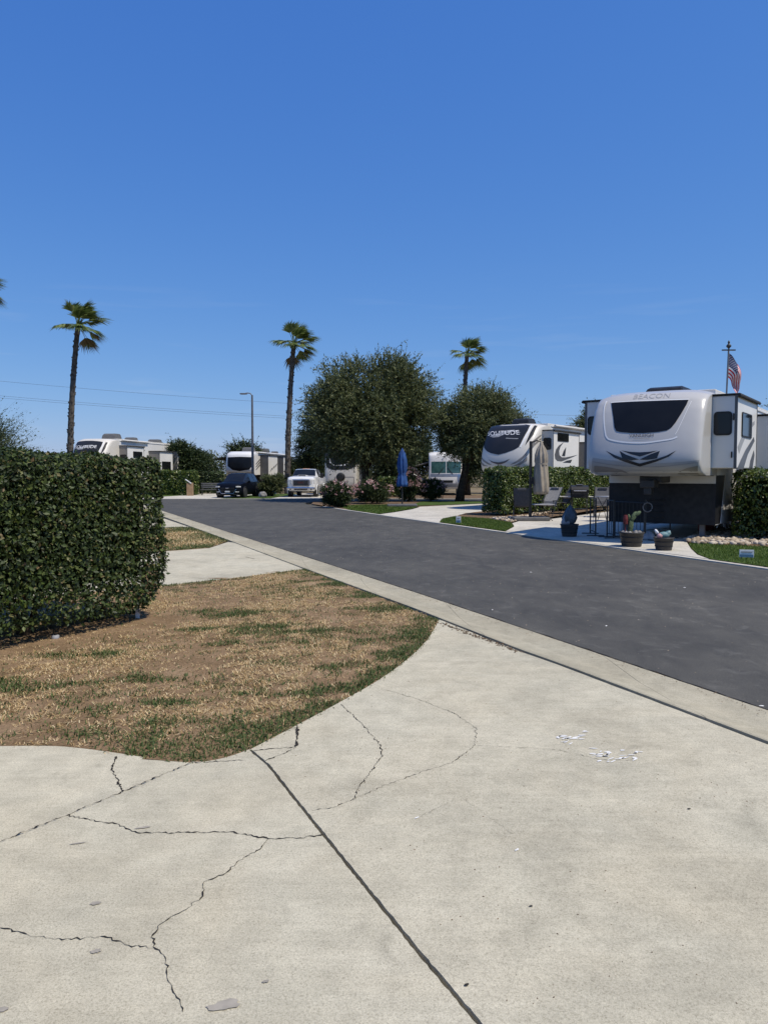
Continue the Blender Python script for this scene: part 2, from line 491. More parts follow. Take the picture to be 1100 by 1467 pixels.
mat('sling_light', (0.22, 0.215, 0.205), (0.17, 0.165, 0.16), 20, 0.8)
mat('tub', (0.045, 0.040, 0.037), (0.03, 0.027, 0.025), 7, 0.6)
mat('car_navy', (0.0035, 0.005, 0.010), (0.003, 0.0045, 0.009), 1, 0.45, coat=0.03, spec=0.1)
mat('car_white', (0.76, 0.76, 0.75), (0.74, 0.74, 0.73), 1, 0.2, coat=0.8)
mat('lamp_glass', (0.62, 0.62, 0.60), (0.5, 0.5, 0.5), 9, 0.12)
mat('lamp_amber', (0.55, 0.20, 0.04), None, 9, 0.2)
mat('red_plastic', (0.17, 0.016, 0.014), (0.10, 0.012, 0.01), 9, 0.6)
mat('sign_white', (0.74, 0.75, 0.76), None, 9, 0.5)
mat('sign_blue', (0.10, 0.20, 0.30), None, 9, 0.5)
mat('timber', (0.33, 0.22, 0.13), (0.24, 0.15, 0.085), 8, 0.85, bump=0.4, bscale=20)
mat('cactus', (0.10, 0.14, 0.065), (0.055, 0.085, 0.035), 26, 0.8, bump=0.8, bscale=60)
mat('rock', (0.30, 0.285, 0.265), (0.17, 0.16, 0.148), 5, 0.9, bump=0.7, bscale=9)
mat('teal_toy', (0.04, 0.16, 0.18), (0.20, 0.28, 0.28), 12, 0.6)
mat('pink_toy', (0.40, 0.10, 0.12), (0.5, 0.3, 0.28), 14, 0.6)
mat('wire', (0.05, 0.05, 0.055), None, 1, 0.6)
mat('flag_red', (0.52, 0.018, 0.026), None, 8, 0.8)
mat('flag_white', (0.74, 0.73, 0.72), None, 8, 0.8)
mat('flag_blue', (0.016, 0.028, 0.10), None, 8, 0.8)

# ================================================================ SETTING: ground, road, gutter, slabs
def V2(p): return Vector((p[0], p[1]))
def jag(pts, step, amp, seed, closed=False):
    """subdivide a polyline and roughen it"""
    rng = random.Random(seed)
    out = []
    n = len(pts)
    for i in range(n if closed else n - 1):
        a, b2 = V2(pts[i]), V2(pts[(i + 1) % n])
        k = max(1, int((b2 - a).length / step))
        d = (b2 - a); nn = Vector((-d.y, d.x)).normalized() if d.length > 0 else Vector((0, 0))
        for j in range(k):
            off = 0 if j == 0 and not closed else rng.uniform(-amp, amp)
            out.append(tuple(a + d * (j / k) + nn * off))
    if not closed: out.append(tuple(pts[-1]))
    return out
def smooth_line(pts, n=8):
    """Catmull-Rom through the points"""
    P_ = [V2(p) for p in pts]
    out = []
    for i in range(len(P_) - 1):
        p0 = P_[max(i - 1, 0)]; p1 = P_[i]; p2 = P_[i + 1]; p3 = P_[min(i + 2, len(P_) - 1)]
        for j in range(n):
            t = j / n
            out.append(tuple(0.5 * ((2 * p1) + (p2 - p0) * t + (2 * p0 - 5 * p1 + 4 * p2 - p3) * t * t + (3 * p1 - p0 - 3 * p2 + p3) * t ** 3)))
    out.append(tuple(P_[-1]))
    return out
def extend(a, b2, L):
    d = (V2(b2) - V2(a)).normalized()
    return tuple(V2(b2) + d * L)
def sheet(name, pts, z, material, th=0.12, kind='structure', parent=None):
    o = MB().prism(pts, z - th, z).build(name, material, parent)
    if kind and parent is None: tag(o, kind=kind)
    return o
def resample(pts, n):
    q = np.array([(p[0], p[1]) for p in pts])
    s = np.concatenate([[0], np.cumsum(np.linalg.norm(np.diff(q, axis=0), axis=1))])
    t = np.linspace(0, s[-1], n)
    return [(float(np.interp(x, s, q[:, 0])), float(np.interp(x, s, q[:, 1]))) for x in t]

# terrain far and wide
tag(MB().prism([(-900, -300), (900, -300), (900, 1800), (-900, 1800)], -0.6, -0.10).build('ground', 'terrain'), kind='structure')

# gutter edges measured on the photograph
outer = [G2(*p) for p in [(1100, 1019), (900, 951.8), (800, 918.2), (600, 850.9), (430, 795.5), (330, 763.5), (237, 733.3)]]
inner = [G2(*p) for p in [(1100, 1073), (900, 995.5), (800, 957), (745, 937.5), (627, 890), (600, 879), (430, 815.5), (328, 776.4), (237, 742.7)]]
outer = [extend(outer[1], outer[0], 14)] + outer + [extend(outer[-2], outer[-1], 13.5)]
inner = [extend(inner[1], inner[0], 14)] + inner + [extend(inner[-2], inner[-1], 13.0)]
kerb = [G2(*p) for p in [(1100, 816.7), (940, 794.2), (860, 782.6), (751, 767.6), (620, 749.2), (538, 737.6), (493, 731), (462, 726)]]
kerb = [extend(kerb[1], kerb[0], 26)] + kerb + [G2(441, 722.6), G2(436, 721.4), G2(439, 720.2), G2(449, 719.0), (-3.6, 44.6), (2, 45.2), (35, 45.4)]
corner_l = outer[-1]
road_poly = outer + [(-18.5, 45.0), (-24, 45.6), (-60, 46.0), (-60, 49.0), (-20, 48.3), (-9, 48.6), (-3, 48.9), (35, 49.4)] + kerb[::-1]
road = sheet('road', road_poly, 0.0, 'asphalt', 0.3)

# raw black edge of the asphalt along the gutter
eo = jag(resample(outer, 60), 0.10, 0.006, 91)
rge = random.Random(92)
q_ = [V2(p) for p in eo]; el_, er_ = [], []
for i in range(len(q_)):
    d_ = (q_[min(i + 1, len(q_) - 1)] - q_[max(i - 1, 0)]).normalized(); n_ = Vector((d_.y, -d_.x))
    el_.append((*(q_[i] - n_ * rge.uniform(.004, .012)), .013)); er_.append((*(q_[i] + n_ * rge.uniform(.018, .040)), .004))
MB().add(el_ + er_, [(i, i + 1, len(q_) + i + 1, len(q_) + i) for i in range(len(q_) - 1)]).build('asphalt_edge', 'joint', road)

# gutter: bed + cast segments with a dished section
base_ring = outer + inner[::-1]
gut = tag(MB().prism(base_ring, -0.35, -0.05).build('gutter', 'joint'), kind='structure')
NS = 240
Oo = resample(outer, NS); Ii = resample(inner, NS)
def lerp2(a, b2, t): return (a[0] + (b2[0] - a[0]) * t, a[1] + (b2[1] - a[1]) * t)
dists = np.concatenate([[0], np.cumsum([math.hypot(Oo[i + 1][0] - Oo[i][0], Oo[i + 1][1] - Oo[i][1]) for i in range(NS - 1)])])
def at_s(L, s):
    x = np.interp(s, dists, [p[0] for p in L]); y = np.interp(s, dists, [p[1] for p in L])
    return (float(x), float(y))
sec = [(0.012, 0.008), (0.05, 0.012), (0.45, -0.012), (0.72, 0.006), (0.88, 0.036), (0.96, 0.046), (0.985, 0.042)]
s0 = 0.55
seg_len = 3.05
while s0 + 0.4 < dists[-1]:
    s1 = min(s0 + seg_len, dists[-1])
    ss = np.linspace(s0 + 0.006, s1 - 0.006, 9)
    vs_ = []; fs_ = []
    for s in ss:
        o_, i_ = at_s(Oo, s), at_s(Ii, s)
        for (t, z) in sec:
            x, y = lerp2(o_, i_, t); vs_.append((x, y, z))
        for t in (0.985, 0.012):
            x, y = lerp2(o_, i_, t); vs_.append((x, y, -0.2))
    k = len(sec) + 2
    for i in range(len(ss) - 1):
        for j in range(k):
            j2 = (j + 1) % k
            fs_.append((i * k + j, i * k + j2, (i + 1) * k + j2, (i + 1) * k + j))
    fs_.append(tuple(reversed(range(k)))); fs_.append(tuple(range((len(ss) - 1) * k, len(ss) * k)))
    mb = MB().add(vs_, fs_)
    o = mb.build('gutter_segment', 'gutter', gut)
    me = o.data
    bm_ = bmesh.new(); bm_.from_mesh(me); bmesh.ops.recalc_face_normals(bm_, faces=bm_.faces[:]); bm_.to_mesh(me); bm_.free()
    s0 = s1

# pale concrete edge band along the far side of the road
def ribbon(pts, w0, w1, z0, z1):
    """strip lying w0..w1 to the right of the polyline"""
    q = [V2(p) for p in pts]
    a_, b_ = [], []
    for i in range(len(q)):
        d = (q[min(i + 1, len(q) - 1)] - q[max(i - 1, 0)]).normalized()
        nn = Vector((d.y, -d.x))
        a_.append(tuple(q[i] + nn * w0)); b_.append(tuple(q[i] + nn * w1))
    return a_ + b_[::-1]
kedge = [p for p in kerb[:9]]
kd = MB().prism(ribbon(kedge, 0.006, 0.15, 0, 0), -0.2, 0.022)
tag(kd.build('kerb', 'pad'), kind='structure')
fk = MB().prism([(-60, 49.02), (-20, 48.32), (-9, 48.62), (-3, 48.92), (35, 49.42), (35, 49.62), (-3, 49.12), (-9, 48.82), (-20, 48.52), (-60, 49.22)], -0.2, 0.03)
tag(fk.build('far_kerb', 'pad'), kind='structure')

# ---- near driveway: three cast slabs on a dark bed, open joints between them
lawn_curve_px = [(628, 892), (618, 912), (600, 934), (575, 956), (540, 981), (490, 1010), (428, 1044), (358, 1081)]
lawn_curve = smooth_line([G2(*p) for p in lawn_curve_px], 6)
lawn_curve2 = smooth_line([G2(*p) for p in [(358, 1081), (330, 1091), (300, 1098), (275, 1099), (235, 1095), (200, 1090), (140, 1081), (80, 1075), (0, 1075)]], 5)
lc2_far = [(-3.6, 4.62), (-5.2, 4.9), (-9, 5.6)]
joint1 = [G2(*p) for p in [(358, 1081), (385, 1104), (450, 1188), (530, 1289), (600, 1377), (675, 1467)]]
joint1 = joint1 + [extend(joint1[-2], joint1[-1], 8)]
joint2 = [G2(*p) for p in [(277, 1100), (165, 1148), (90, 1180), (0, 1217)]]
joint2 = joint2 + [extend(joint2[-2], joint2[-1], 9)]
tip_i = 5
inn_near = [inner[0]] + [p for p in inner[1:6]]
bed_poly = [(9, -10), (9, 1)] + [G2(1100, 1073)] + [G2(*p) for p in [(900, 995.5), (800, 957), (745, 937.5), (627, 890)]] + lawn_curve[::3] + lawn_curve2[::3] + lc2_far + [(-9, -10)]
drive = tag(MB().prism(bed_poly, -0.3, -0.045).build('driveway', 'joint'), kind='structure')
SZ = 0.030
def offset_line(pts, w):
    q = [V2(p) for p in pts]; out = []
    for i in range(len(q)):
        d = (q[min(i + 1, len(q) - 1)] - q[max(i - 1, 0)]).normalized()
        out.append(tuple(q[i] + Vector((d.y, -d.x)) * w))
    return out
j1r = jag(offset_line(joint1, -0.0095), 0.022, 0.0024, 1)     # towards the right slab
j1l = jag(offset_line(joint1, 0.0095), 0.022, 0.0024, 2)
j2a = jag(offset_line(joint2, -0.0055), 0.03, 0.003, 3)
j2b = jag(offset_line(joint2, 0.0055), 0.03, 0.003, 4)
inn_edge = offset_line([inner[0], G2(1100, 1073), G2(900, 995.5), G2(800, 957), G2(745, 937.5), G2(631, 891.5)], -0.010)
slabA = jag(inn_edge, 0.12, 0.003, 5) + jag(lawn_curve, 0.05, 0.006, 6) + j1r
slabB = j1l[::-1] + jag([joint1[0]] + lawn_curve2[1:16], 0.05, 0.006, 7) + j2a
slabC = j2b[::-1] + jag(lawn_curve2[15:], 0.06, 0.006, 8) + lc2_far
def cast_slab(pts, z):
    bm_ = bmesh.new()
    mb = MB().prism(pts, z - 0.10, z)
    o = mb.build('slab', 'concrete', drive)
    return o
slabs = [cast_slab(slabA, SZ), cast_slab(slabB, SZ + 0.002), cast_slab(slabC, SZ - 0.004)]

# cracks: thin jagged openings across the slabs
def crack(px_pts, w, seed, slab, z):
    pts = jag([G2(*p) for p in px_pts], 0.014, 0.0075, seed)
    rng = random.Random(seed + 50)
    q = [V2(p) for p in pts]
    l_, r_ = [], []
    n = len(q)
    for i in range(n):
        d = (q[min(i + 1, n - 1)] - q[max(i - 1, 0)])
        d = d.normalized() if d.length > 1e-6 else Vector((1, 0))
        nn = Vector((d.y, -d.x))
        ww = w * (0.22 + 1.35 * rng.random() ** 2) * (0.25 if i in (0, n - 1) else 1)
        l_.append((*(q[i] + nn * ww), z)); r_.append((*(q[i] - nn * ww), z))
    mb = MB().add(l_ + r_, [(i, i + 1, n + i + 1, n + i) for i in range(n - 1)])
    bm_ = bmesh.new()
    o = mb.build('crack', 'crack', slab)
    return o
zA, zB, zC = SZ + 0.0025, SZ + 0.0045, SZ - 0.0015
crack([(488, 1015), (515, 1040), (545, 1075), (548, 1090), (530, 1115), (512, 1140), (506, 1155)], 0.0030, 11, slabs[0], zA)
crack([(448, 1170), (480, 1165), (510, 1152), (560, 1130), (610, 1112), (648, 1100), (680, 1075), (682, 1050), (650, 1028), (600, 1008), (545, 992)], 0.0017, 12, slabs[0], zA)
crack([(680, 1075), (740, 1078), (800, 1082), (860, 1096), (930, 1098)], 0.0012, 13, slabs[0], zA)
crack([(600, 1180), (660, 1150), (735, 1205)], 0.0006, 14, slabs[0], zA)
crack([(95, 1177), (130, 1185), (165, 1190), (200, 1204), (260, 1203), (330, 1202), (385, 1212), (430, 1211), (465, 1206)], 0.0036, 15, slabs[1], zB)
crack([(385, 1212), (372, 1228), (340, 1246), (320, 1265), (293, 1275), (291, 1296), (262, 1318), (232, 1336), (220, 1352), (220, 1370), (235, 1382), (242, 1398), (240, 1415), (252, 1440), (262, 1465)], 0.0024, 16, slabs[1], zB)
crack([(0, 1342), (40, 1352), (90, 1360), (150, 1355), (185, 1368), (220, 1372)], 0.0024, 17, slabs[1], zB)
crack([(168, 1090), (160, 1110), (168, 1122), (176, 1142)], 0.0050, 18, slabs[2], zC)
crack([(425, 1046), (427, 1060), (424, 1078)], 0.0095, 19, slabs[0], zA)
crack([(360, 1084), (390, 1080), (424, 1078)], 0.0050, 20, slabs[0], zA)
crack([(378, 1098), (400, 1090), (424, 1078)], 0.0036, 21, slabs[0], zA)
crack([(275, 1101), (320, 1099), (352, 1097)], 0.0028, 22, slabs[1], zB)
crack([(632, 896), (650, 904), (676, 909), (700, 921), (741, 938)], 0.0085, 23, slabs[0], zA)
crack([(655, 911), (672, 913), (690, 918)], 0.0060, 24, slabs[0], zA)

crack([(277, 1100), (230, 1120), (165, 1148), (90, 1180), (45, 1198), (0, 1217)], 0.0042, 31, slabs[1], zB)

def blob(cx_, cy_, rx, ry, seed, name, material, slab, z, n=14, rot=0):
    rng = random.Random(seed)
    c = V2(G2(cx_, cy_))
    pts = []
    for k in range(n):
        t = 2 * math.pi * k / n
        q = Vector((math.cos(t) * rx, math.sin(t) * ry)) * rng.uniform(0.6, 1.15)
        q = Vector((q.x * math.cos(rot) - q.y * math.sin(rot), q.x * math.sin(rot) + q.y * math.cos(rot)))
        pts.append((c.x + q.x, c.y + q.y, z))
    MB().add(pts + [(c.x, c.y, z)], [(k, (k + 1) % n, n) for k in range(n)]).build(name, material, slab)
rngm = random.Random(3)
marks = []
for k_ in range(46):
    if k_ < 18: x, y = 797 + rngm.random() * 42, 0
    else: x, y = 846 + rngm.random() * 72, 1
    y = (1066 - (x - 797) * .18 + rngm.gauss(0, 3.2)) if y == 0 else (1090 + rngm.gauss(0, 5))
    marks.append((x, y, rngm.uniform(.010, .036), rngm.uniform(.004, .012)))
marks += [(740, 1228, .016, .007), (597, 1181, .016, .005)]
for (x, y, rx, ry) in marks:
    blob(x, y, rx, ry, int(x * 7 + y), 'paint_mark', 'white_mark', slabs[0], zA + 0.001, 9, rngm.uniform(-.2, .9))
for (x, y, rx, ry) in [(321, 1456, .055, .028), (137, 1307, .025, .012), (138, 1377, .02, .012), (113, 1219, .04, .006), (205, 1196, .035, .010), (380, 1421, .012, .008), (3, 1462, .02, .012)]:
    blob(x, y, rx, ry, int(x * 5 + y), 'stain', 'stain', slabs[1], zB + 0.001, 16, 0.3)
for (x, y) in [(668, 1425), (986, 1168), (760, 1310)]:
    blob(x, y, .010, .006, int(x * 3 + y), 'debris_speck', 'crack', slabs[0], zA + 0.001, 8, 0.3)
# light scraps lying on the asphalt
for (x, y) in [(1090, 1012), (705, 874), (868, 897), (760, 820), (980, 842)]:
    g = G(x, y)
    mb = MB(); mb.lathe([(0.008, 0.001), (0.013, 0.004), (0.006, 0.008)], 7, Matrix.Translation(g) @ Matrix.Rotation(x, 4, 'Z') @ Matrix.Diagonal((1.5, 0.7, 1, 1)))
    tag(mb.build('pebble', 'white_mark'), 'small pale chip of gravel lying on the dark asphalt', 'pebble', 'pale chips on the asphalt')

# ---- second driveway and the strips beyond it, left of the road
d2 = [G2(*p) for p in [(435, 817.5), (340, 779.5), (327, 778), (300, 787), (262, 790), (232, 792), (150, 806)]]
d2 = d2 + [(-9.6, 9.6), (-10.4, 6.8), (-6.8, 8.2)] + [G2(*p) for p in [(225, 842), (330, 831)]]
dw2 = sheet('driveway_beyond', d2, 0.028, 'concrete', 0.14)
crackz = 0.0305
for k_, (pp, w) in enumerate([([(352, 800), (365, 803)], .012), ([(228, 838), (240, 841)], 0.012)]):
    crack(pp, w, 70 + k_, dw2, crackz)
d3 = [G2(*p) for p in [(274, 757.2), (236, 744.2)]] + [(-13.5, 38.0), (-18, 33), (-16, 24.0)] + [G2(*p) for p in [(225, 757.8), (262, 756)]]
sheet('driveway_far_side', d3, 0.028, 'concrete', 0.14)

# near lawn soil, strip soil
lawn_poly = [G2(*p) for p in [(627, 891), (600, 879.8), (520, 849), (436, 817.5), (330, 831), (225, 842)]] + [(-6.8, 8.2), (-9, 6.8)] + lc2_far[::-1] + lawn_curve2[::-1] + lawn_curve[::-1]
def bumpy(name, poly, z, amp, material, step, seed, kind='structure'):
    bm_ = bmesh.new()
    vs_ = [bm_.verts.new((p[0], p[1], z)) for p in poly]
    f = bm_.faces.new(vs_)
    if f.normal.z < 0: f.normal_flip()
    bmesh.ops.triangulate(bm_, faces=bm_.faces[:], ngon_method='EAR_CLIP')
    xs = [p[0] for p in poly]; ys = [p[1] for p in poly]
    x = min(xs) + step
    while x < max(xs):
        bmesh.ops.bisect_plane(bm_, geom=bm_.verts[:] + bm_.edges[:] + bm_.faces[:], plane_co=(x, 0, 0), plane_no=(1, 0, 0)); x += step
    y = min(ys) + step
    while y < max(ys):
        bmesh.ops.bisect_plane(bm_, geom=bm_.verts[:] + bm_.edges[:] + bm_.faces[:], plane_co=(0, y, 0), plane_no=(0, 1, 0)); y += step
    for v_ in bm_.verts:
        if not v_.is_boundary:
            v_.co.z += amp * (mnoise.noise((v_.co.x * 1.3, v_.co.y * 1.3, seed)) + 0.5 * mnoise.noise((v_.co.x * 5, v_.co.y * 5, seed)))
    bmesh.ops.recalc_face_normals(bm_, faces=bm_.faces[:])
    if sum(f.normal.z for f in bm_.faces) < 0: bmesh.ops.reverse_faces(bm_, faces=bm_.faces[:])
    me = bpy.data.meshes.new(name); bm_.to_mesh(me); bm_.free()
    me.materials.append(M[material])
    o = link(bpy.data.objects.new(name, me))
    return tag(o, kind=kind)
bumpy('lawn_soil', lawn_poly, 0.022, 0.014, 'soil', 0.16, 3.0)
strip_poly = [G2(*p) for p in [(327, 776.8), (276, 757.8), (262, 756.8), (225, 758.5), (200, 762), (190, 800), (232, 791.5), (262, 789.5), (300, 786.5)]]
bumpy('strip_soil', strip_poly, 0.026, 0.012, 'soil', 0.3, 5.0)

# ---- right-hand sites
rlawn_poly = [G2(*p) for p in [(1007, 802.2), (998, 796), (989, 787.5), (985, 781), (1100, 786)]] + [(11.5, 17.0), (13.5, 12.0), (15, 4)] + ribbon(kedge, 0.16, 0.17, 0, 0)[1:2]
rl = G2(1007, 802.2)
k0 = kerb[0]; kdir = (V2(kerb[1]) - V2(kerb[0])).normalized(); knor = Vector((kdir.y, -kdir.x))
kpt = lambda px: tuple(V2(G2(px, np.interp(px, [462, 493, 538, 620, 751, 860, 940, 1100], [726, 731, 737.6, 749.2, 767.6, 782.6, 794.2, 816.7]))) + knor * 0.155)
rlawn_poly = [kpt(1007)] + [G2(*p) for p in [(999, 796), (990, 787.5), (986, 781), (1100, 786)]] + [(11.8, 16.6), tuple(V2(kerb[1]) + knor * 4 - kdir * 12), tuple(V2(kerb[1]) + knor * 0.16 - kdir * 12), kpt(1098)]
bumpy('side_lawn', rlawn_poly, 0.035, 0.01, 'turf', 0.5, 7.0)
bed2 = [G2(*p) for p in [(984, 779), (982, 775.5), (990, 771), (1012, 765), (1050, 761)]] + [(9.4, 22.0), (14.5, 28.5), (16, 27), (11.9, 17.0)] + [G2(1100, 786), G2(1040, 783.5)]
bumpy('rock_bed', bed2, 0.04, 0.02, 'mulch', 0.5, 8.0)
slawn = [kpt(624)] + [G2(*p) for p in [(634, 745.5), (651, 742), (700, 745.5), (731, 751), (735.5, 756)]] + [kpt(716)]
bumpy('front_lawn', slawn, 0.035, 0.012, 'turf', 0.4, 9.0)
mul = [G2(*p) for p in [(651.5, 741.6), (664, 737.5), (680, 735), (700, 733)]] + [(4.6, 33), (9.4, 38), (11, 36.5), (5.3, 26.4)] + [G2(*p) for p in [(760, 742), (745, 746.5), (733, 750.2), (700, 745)]]
bumpy('hedge_bed', mul, 0.045, 0.03, 'mulch', 0.5, 10.0)
padB = [kpt(717), G2(736, 756), G2(733.5, 750.8), G2(746, 747), G2(761, 742.6)] + [(5.45, 26.3), (12.5, 36.5), (15.5, 33.5), (9.2, 22.0)] + [G2(1050, 761.6), G2(1012, 765.5), G2(990, 771.5), G2(981.5, 776), G2(985, 781.4), G2(989, 788), G2(998, 796.6)] + [kpt(1006)]
sheet('patio_pad', padB, 0.030, 'pad', 0.14)
drvS = [kpt(539)] + [kpt(580)] + [kpt(622)] + [G2(*p) for p in [(633, 745.9), (650, 742), (663, 737.8), (679, 735.3), (699, 733.2)]] + [(4.5, 33.2), (9.0, 38.5), (6, 41.5), (1.4, 37.2)] + [G2(*p) for p in [(605, 722.5), (600, 727.5), (590, 730.5), (565, 734.8)]]
sheet('site_driveway', drvS, 0.026, 'pad', 0.14)
l2 = [kpt(495)] + [kpt(518), kpt(537)] + [G2(*p) for p in [(563, 734.6), (589, 730.2), (599, 727.3), (575, 724.5), (520, 724.5), (485, 726)]]
bumpy('corner_lawn', l2, 0.035, 0.012, 'turf', 0.5, 11.0)
l3 = [(1.5, 37.4), (6, 41.8), (9, 44.6), (1.5, 44.4), (-2.6, 43.6)] + [G2(449, 720.0), G2(446, 722.5), G2(465, 725.7)] + [kpt(494)] + [G2(*p) for p in [(485, 725.6), (520, 724.1), (575, 724.1), (598, 726.8), (603, 722.4)]]
bumpy('tree_bed', l3, 0.03, 0.02, 'mulch', 0.6, 12.0)
l4 = [G2(*p) for p in [(603, 721.8), (640, 720.4), (684, 721.2)]] + [(6.4, 38.9), (7.4, 40.2), (1.5, 40.6)]
bumpy('back_lawn', [(1.55, 37.6), (3.4, 38.9), (5.6, 40.9), (7.0, 43.0), (2.2, 43.4), (1.6, 40.0)], 0.05, 0.01, 'turf', 0.6, 13.0)

# far side of the cross street
sheet('far_pad', [(-18.5, 48.60), (-10.6, 48.82), (-9.6, 62), (-14.2, 62), (-15, 56)], 0.028, 'pad', 0.14)
sheet('far_pad_two', [(-7.3, 48.92), (-3.2, 49.16), (-2.4, 62), (-6.6, 62)], 0.028, 'pad', 0.14)
bumpy('verge', [(-10.55, 48.86), (-7.35, 48.94), (-6.7, 60), (-9.6, 60)], 0.035, 0.01, 'turf', 0.8, 14.0)
bumpy('verge_left', [(-40, 49.25), (-18.6, 48.62), (-15.4, 52.5), (-13.9, 59.0), (-40, 59.5)], 0.04, 0.01, 'turf', 0.8, 15.0)
bumpy('far_bed', [(-3.15, 49.16), (30, 49.68), (30, 56), (-2.6, 56)], 0.03, 0.02, 'mulch', 1.0, 16.0)

# ================================================================ grass
rng = np.random.default_rng(11)
def blades(pts, z, lmin, lmax, w, lean, rng):
    """thin tapering blades, two triangles each"""
    n = len(pts)
    az = rng.uniform(0, 2 * math.pi, n)
    tilt = rng.uniform(lean[0], lean[1], n)
    L = rng.uniform(lmin, lmax, n)
    D = np.stack([np.cos(az) * np.sin(tilt), np.sin(az) * np.sin(tilt), np.cos(tilt)], 1)
    side = np.stack([-np.sin(az), np.cos(az), np.zeros(n)], 1)
    base = np.concatenate([pts, np.full((n, 1), z)], 1)
    W = (rng.uniform(0.6, 1.3, n) * w)[:, None]
    midp = base + D * (L * 0.55)[:, None]
    tip = base + D * L[:, None]; tip[:, 2] -= L * 0.25 * np.sin(tilt)
    tip[:, 2] = np.maximum(tip[:, 2], z + 0.004)
    v_ = np.stack([base - side * W, base + side * W, midp - side * W * .7, midp + side * W * .7, tip], 1).reshape(-1, 3)
    i = np.arange(n)[:, None] * 5
    tr = np.stack([np.concatenate([i, i + 1, i + 3], 1), np.concatenate([i, i + 3, i + 2], 1), np.concatenate([i + 2, i + 3, i + 4], 1)], 1).reshape(-1, 3)
    return v_, tr
def green_map(pts, spots, seedv):
    g = np.zeros(len(pts))
    for (x, y, rx, ry, s) in spots:
        g += s * np.exp(-(((pts[:, 0] - x) / rx) ** 2 + ((pts[:, 1] - y) / ry) ** 2))
    return g
def edge_dist(pts, line):
    d = np.full(len(pts), 9.0)
    for i in range(len(line) - 1):
        a = np.array(line[i]); b_ = np.array(line[i + 1]); ab = b_ - a
        t = np.clip(((pts - a) @ ab) / max(ab @ ab, 1e-9), 0, 1)
        d = np.minimum(d, np.linalg.norm(pts - (a + t[:, None] * ab), axis=1))
    return d
def wavy(pts, f, seed):
    r = np.random.default_rng(seed); o = np.zeros(len(pts))
    for k in range(9):
        a = r.uniform(0, 2 * math.pi); ff = f * r.uniform(0.5, 2.2)
        o += np.sin(pts[:, 0] * math.cos(a) * ff + pts[:, 1] * math.sin(a) * ff + r.uniform(0, 6.28))
    return o / 3.0
spots = []
for (x, y, rx, ry, s) in [(210, 977, .22, .12, 1.0), (330, 882, .6, .22, 1.0), (385, 905, .45, .22, 1.0), (450, 908, .3, .15, .6), (300, 906, .35, .12, .6), (120, 1025, .2, .12, .8),
                          (190, 1060, .3, .1, 1.0), (20, 985, .25, .15, .9), (290, 1078, .35, .1, .9), (560, 876, .5, .18, .7), (520, 856, .5, .2, .5), (470, 838, .7, .3, .7), (360, 1048, .25, .1, .7),
                          (240, 1042, .3, .12, .6), (90, 985, .3, .12, .5), (130, 942, .35, .15, .7), (235, 1012, .2, .08, .6), (330, 925, .3, .12, .5), (440, 1000, .25, .1, .5), (400, 955, .2, .1, .4),
                          (60, 945, .4, .1, .5), (520, 920, .3, .12, .4), (300, 985, .12, .06, .6), (480, 960, .2, .08, .5), (150, 1000, .15, .08, .7), (350, 1000, .15, .06, .4), (590, 905, .3, .15, .6), (420, 880, .2, .1, .5), (560, 940, .2, .1, .5)]:
    q = G2(x, y); spots.append((q[0], q[1], rx, ry, s))
shade_line = [G2(222, 888), (-3.0, 8.0), (-3.9, 6.4), (-6.0, 3.4)]
pts = scatter_poly(lawn_poly, 300000, rng)
pts = pts + rng.normal(0, 0.016, pts.shape)
cam_d2 = np.hypot(pts[:, 0], pts[:, 1])
keep = (pts[:, 1] > 3.5) & (np.abs(pts[:, 0]) < pts[:, 1] * 0.56)
pts = pts[keep]
# bare soil beneath and beside the hedge
nx, ny = -0.857, 0.515
hd = (pts[:, 0] + 2.57) * 0.857 - (pts[:, 1] - 8.55) * 0.515     # metres out from the hedge face
hal = (pts[:, 0] + 2.57) * 0.515 + (pts[:, 1] - 8.55) * 0.857      # metres past the hedge end
bare = 1 / (1 + np.exp(-(np.maximum(hd - 0.45, hal - 0.1) + 0.25 * wavy(pts, 2.5, 5)) * 5))
gm = green_map(pts, spots, 0) + 1.25 * np.exp(-(edge_dist(pts, lawn_curve) / 0.24) ** 2) + 0.9 * np.exp(-(edge_dist(pts, lawn_curve2[:26]) / 0.11) ** 2) + 0.4 * np.exp(-edge_dist(pts, [G2(436, 818), G2(225, 842)]) / 0.22) \
    + 0.25 * np.exp(-edge_dist(pts, [G2(600, 879), G2(436, 818)]) / 0.2)
gm = gm * (0.75 + 0.45 * wavy(pts, 7.0, 9)) + 0.10 * wavy(pts, 3.0, 21) + 0.16 * wavy(pts, 14.0, 22)
u = rng.random(len(pts))
is_green = u < np.clip(gm * 1.45 - 0.03, 0.03, 0.96)
dens = np.clip(0.40 + 0.55 * wavy(pts, 3.2, 33) + 0.45 * wavy(pts, 13.0, 34) + 0.4 * wavy(pts, 34.0, 35), 0.04, 1.0)
keep = (rng.random(len(pts)) < bare) & ((rng.random(len(pts)) < dens) | is_green)
pg, pd = pts[keep & is_green], pts[keep & ~is_green]
v_, t_ = blades(pd, 0.024, 0.012, 0.055, 0.0028, (0.75, 1.53), rng)
tag(np_mesh('dry_grass', v_, t_, 'straw'), 'parched straw coloured grass over the lawn in front of the big hedge', 'grass', kind='stuff')
v_, t_ = blades(pg, 0.024, 0.015, 0.045, 0.0042, (0.2, 1.35), rng)
tag(np_mesh('green_grass', v_, t_, 'dull_grass'), 'green weedy tufts left in the parched lawn along the driveway', 'grass', kind='stuff')
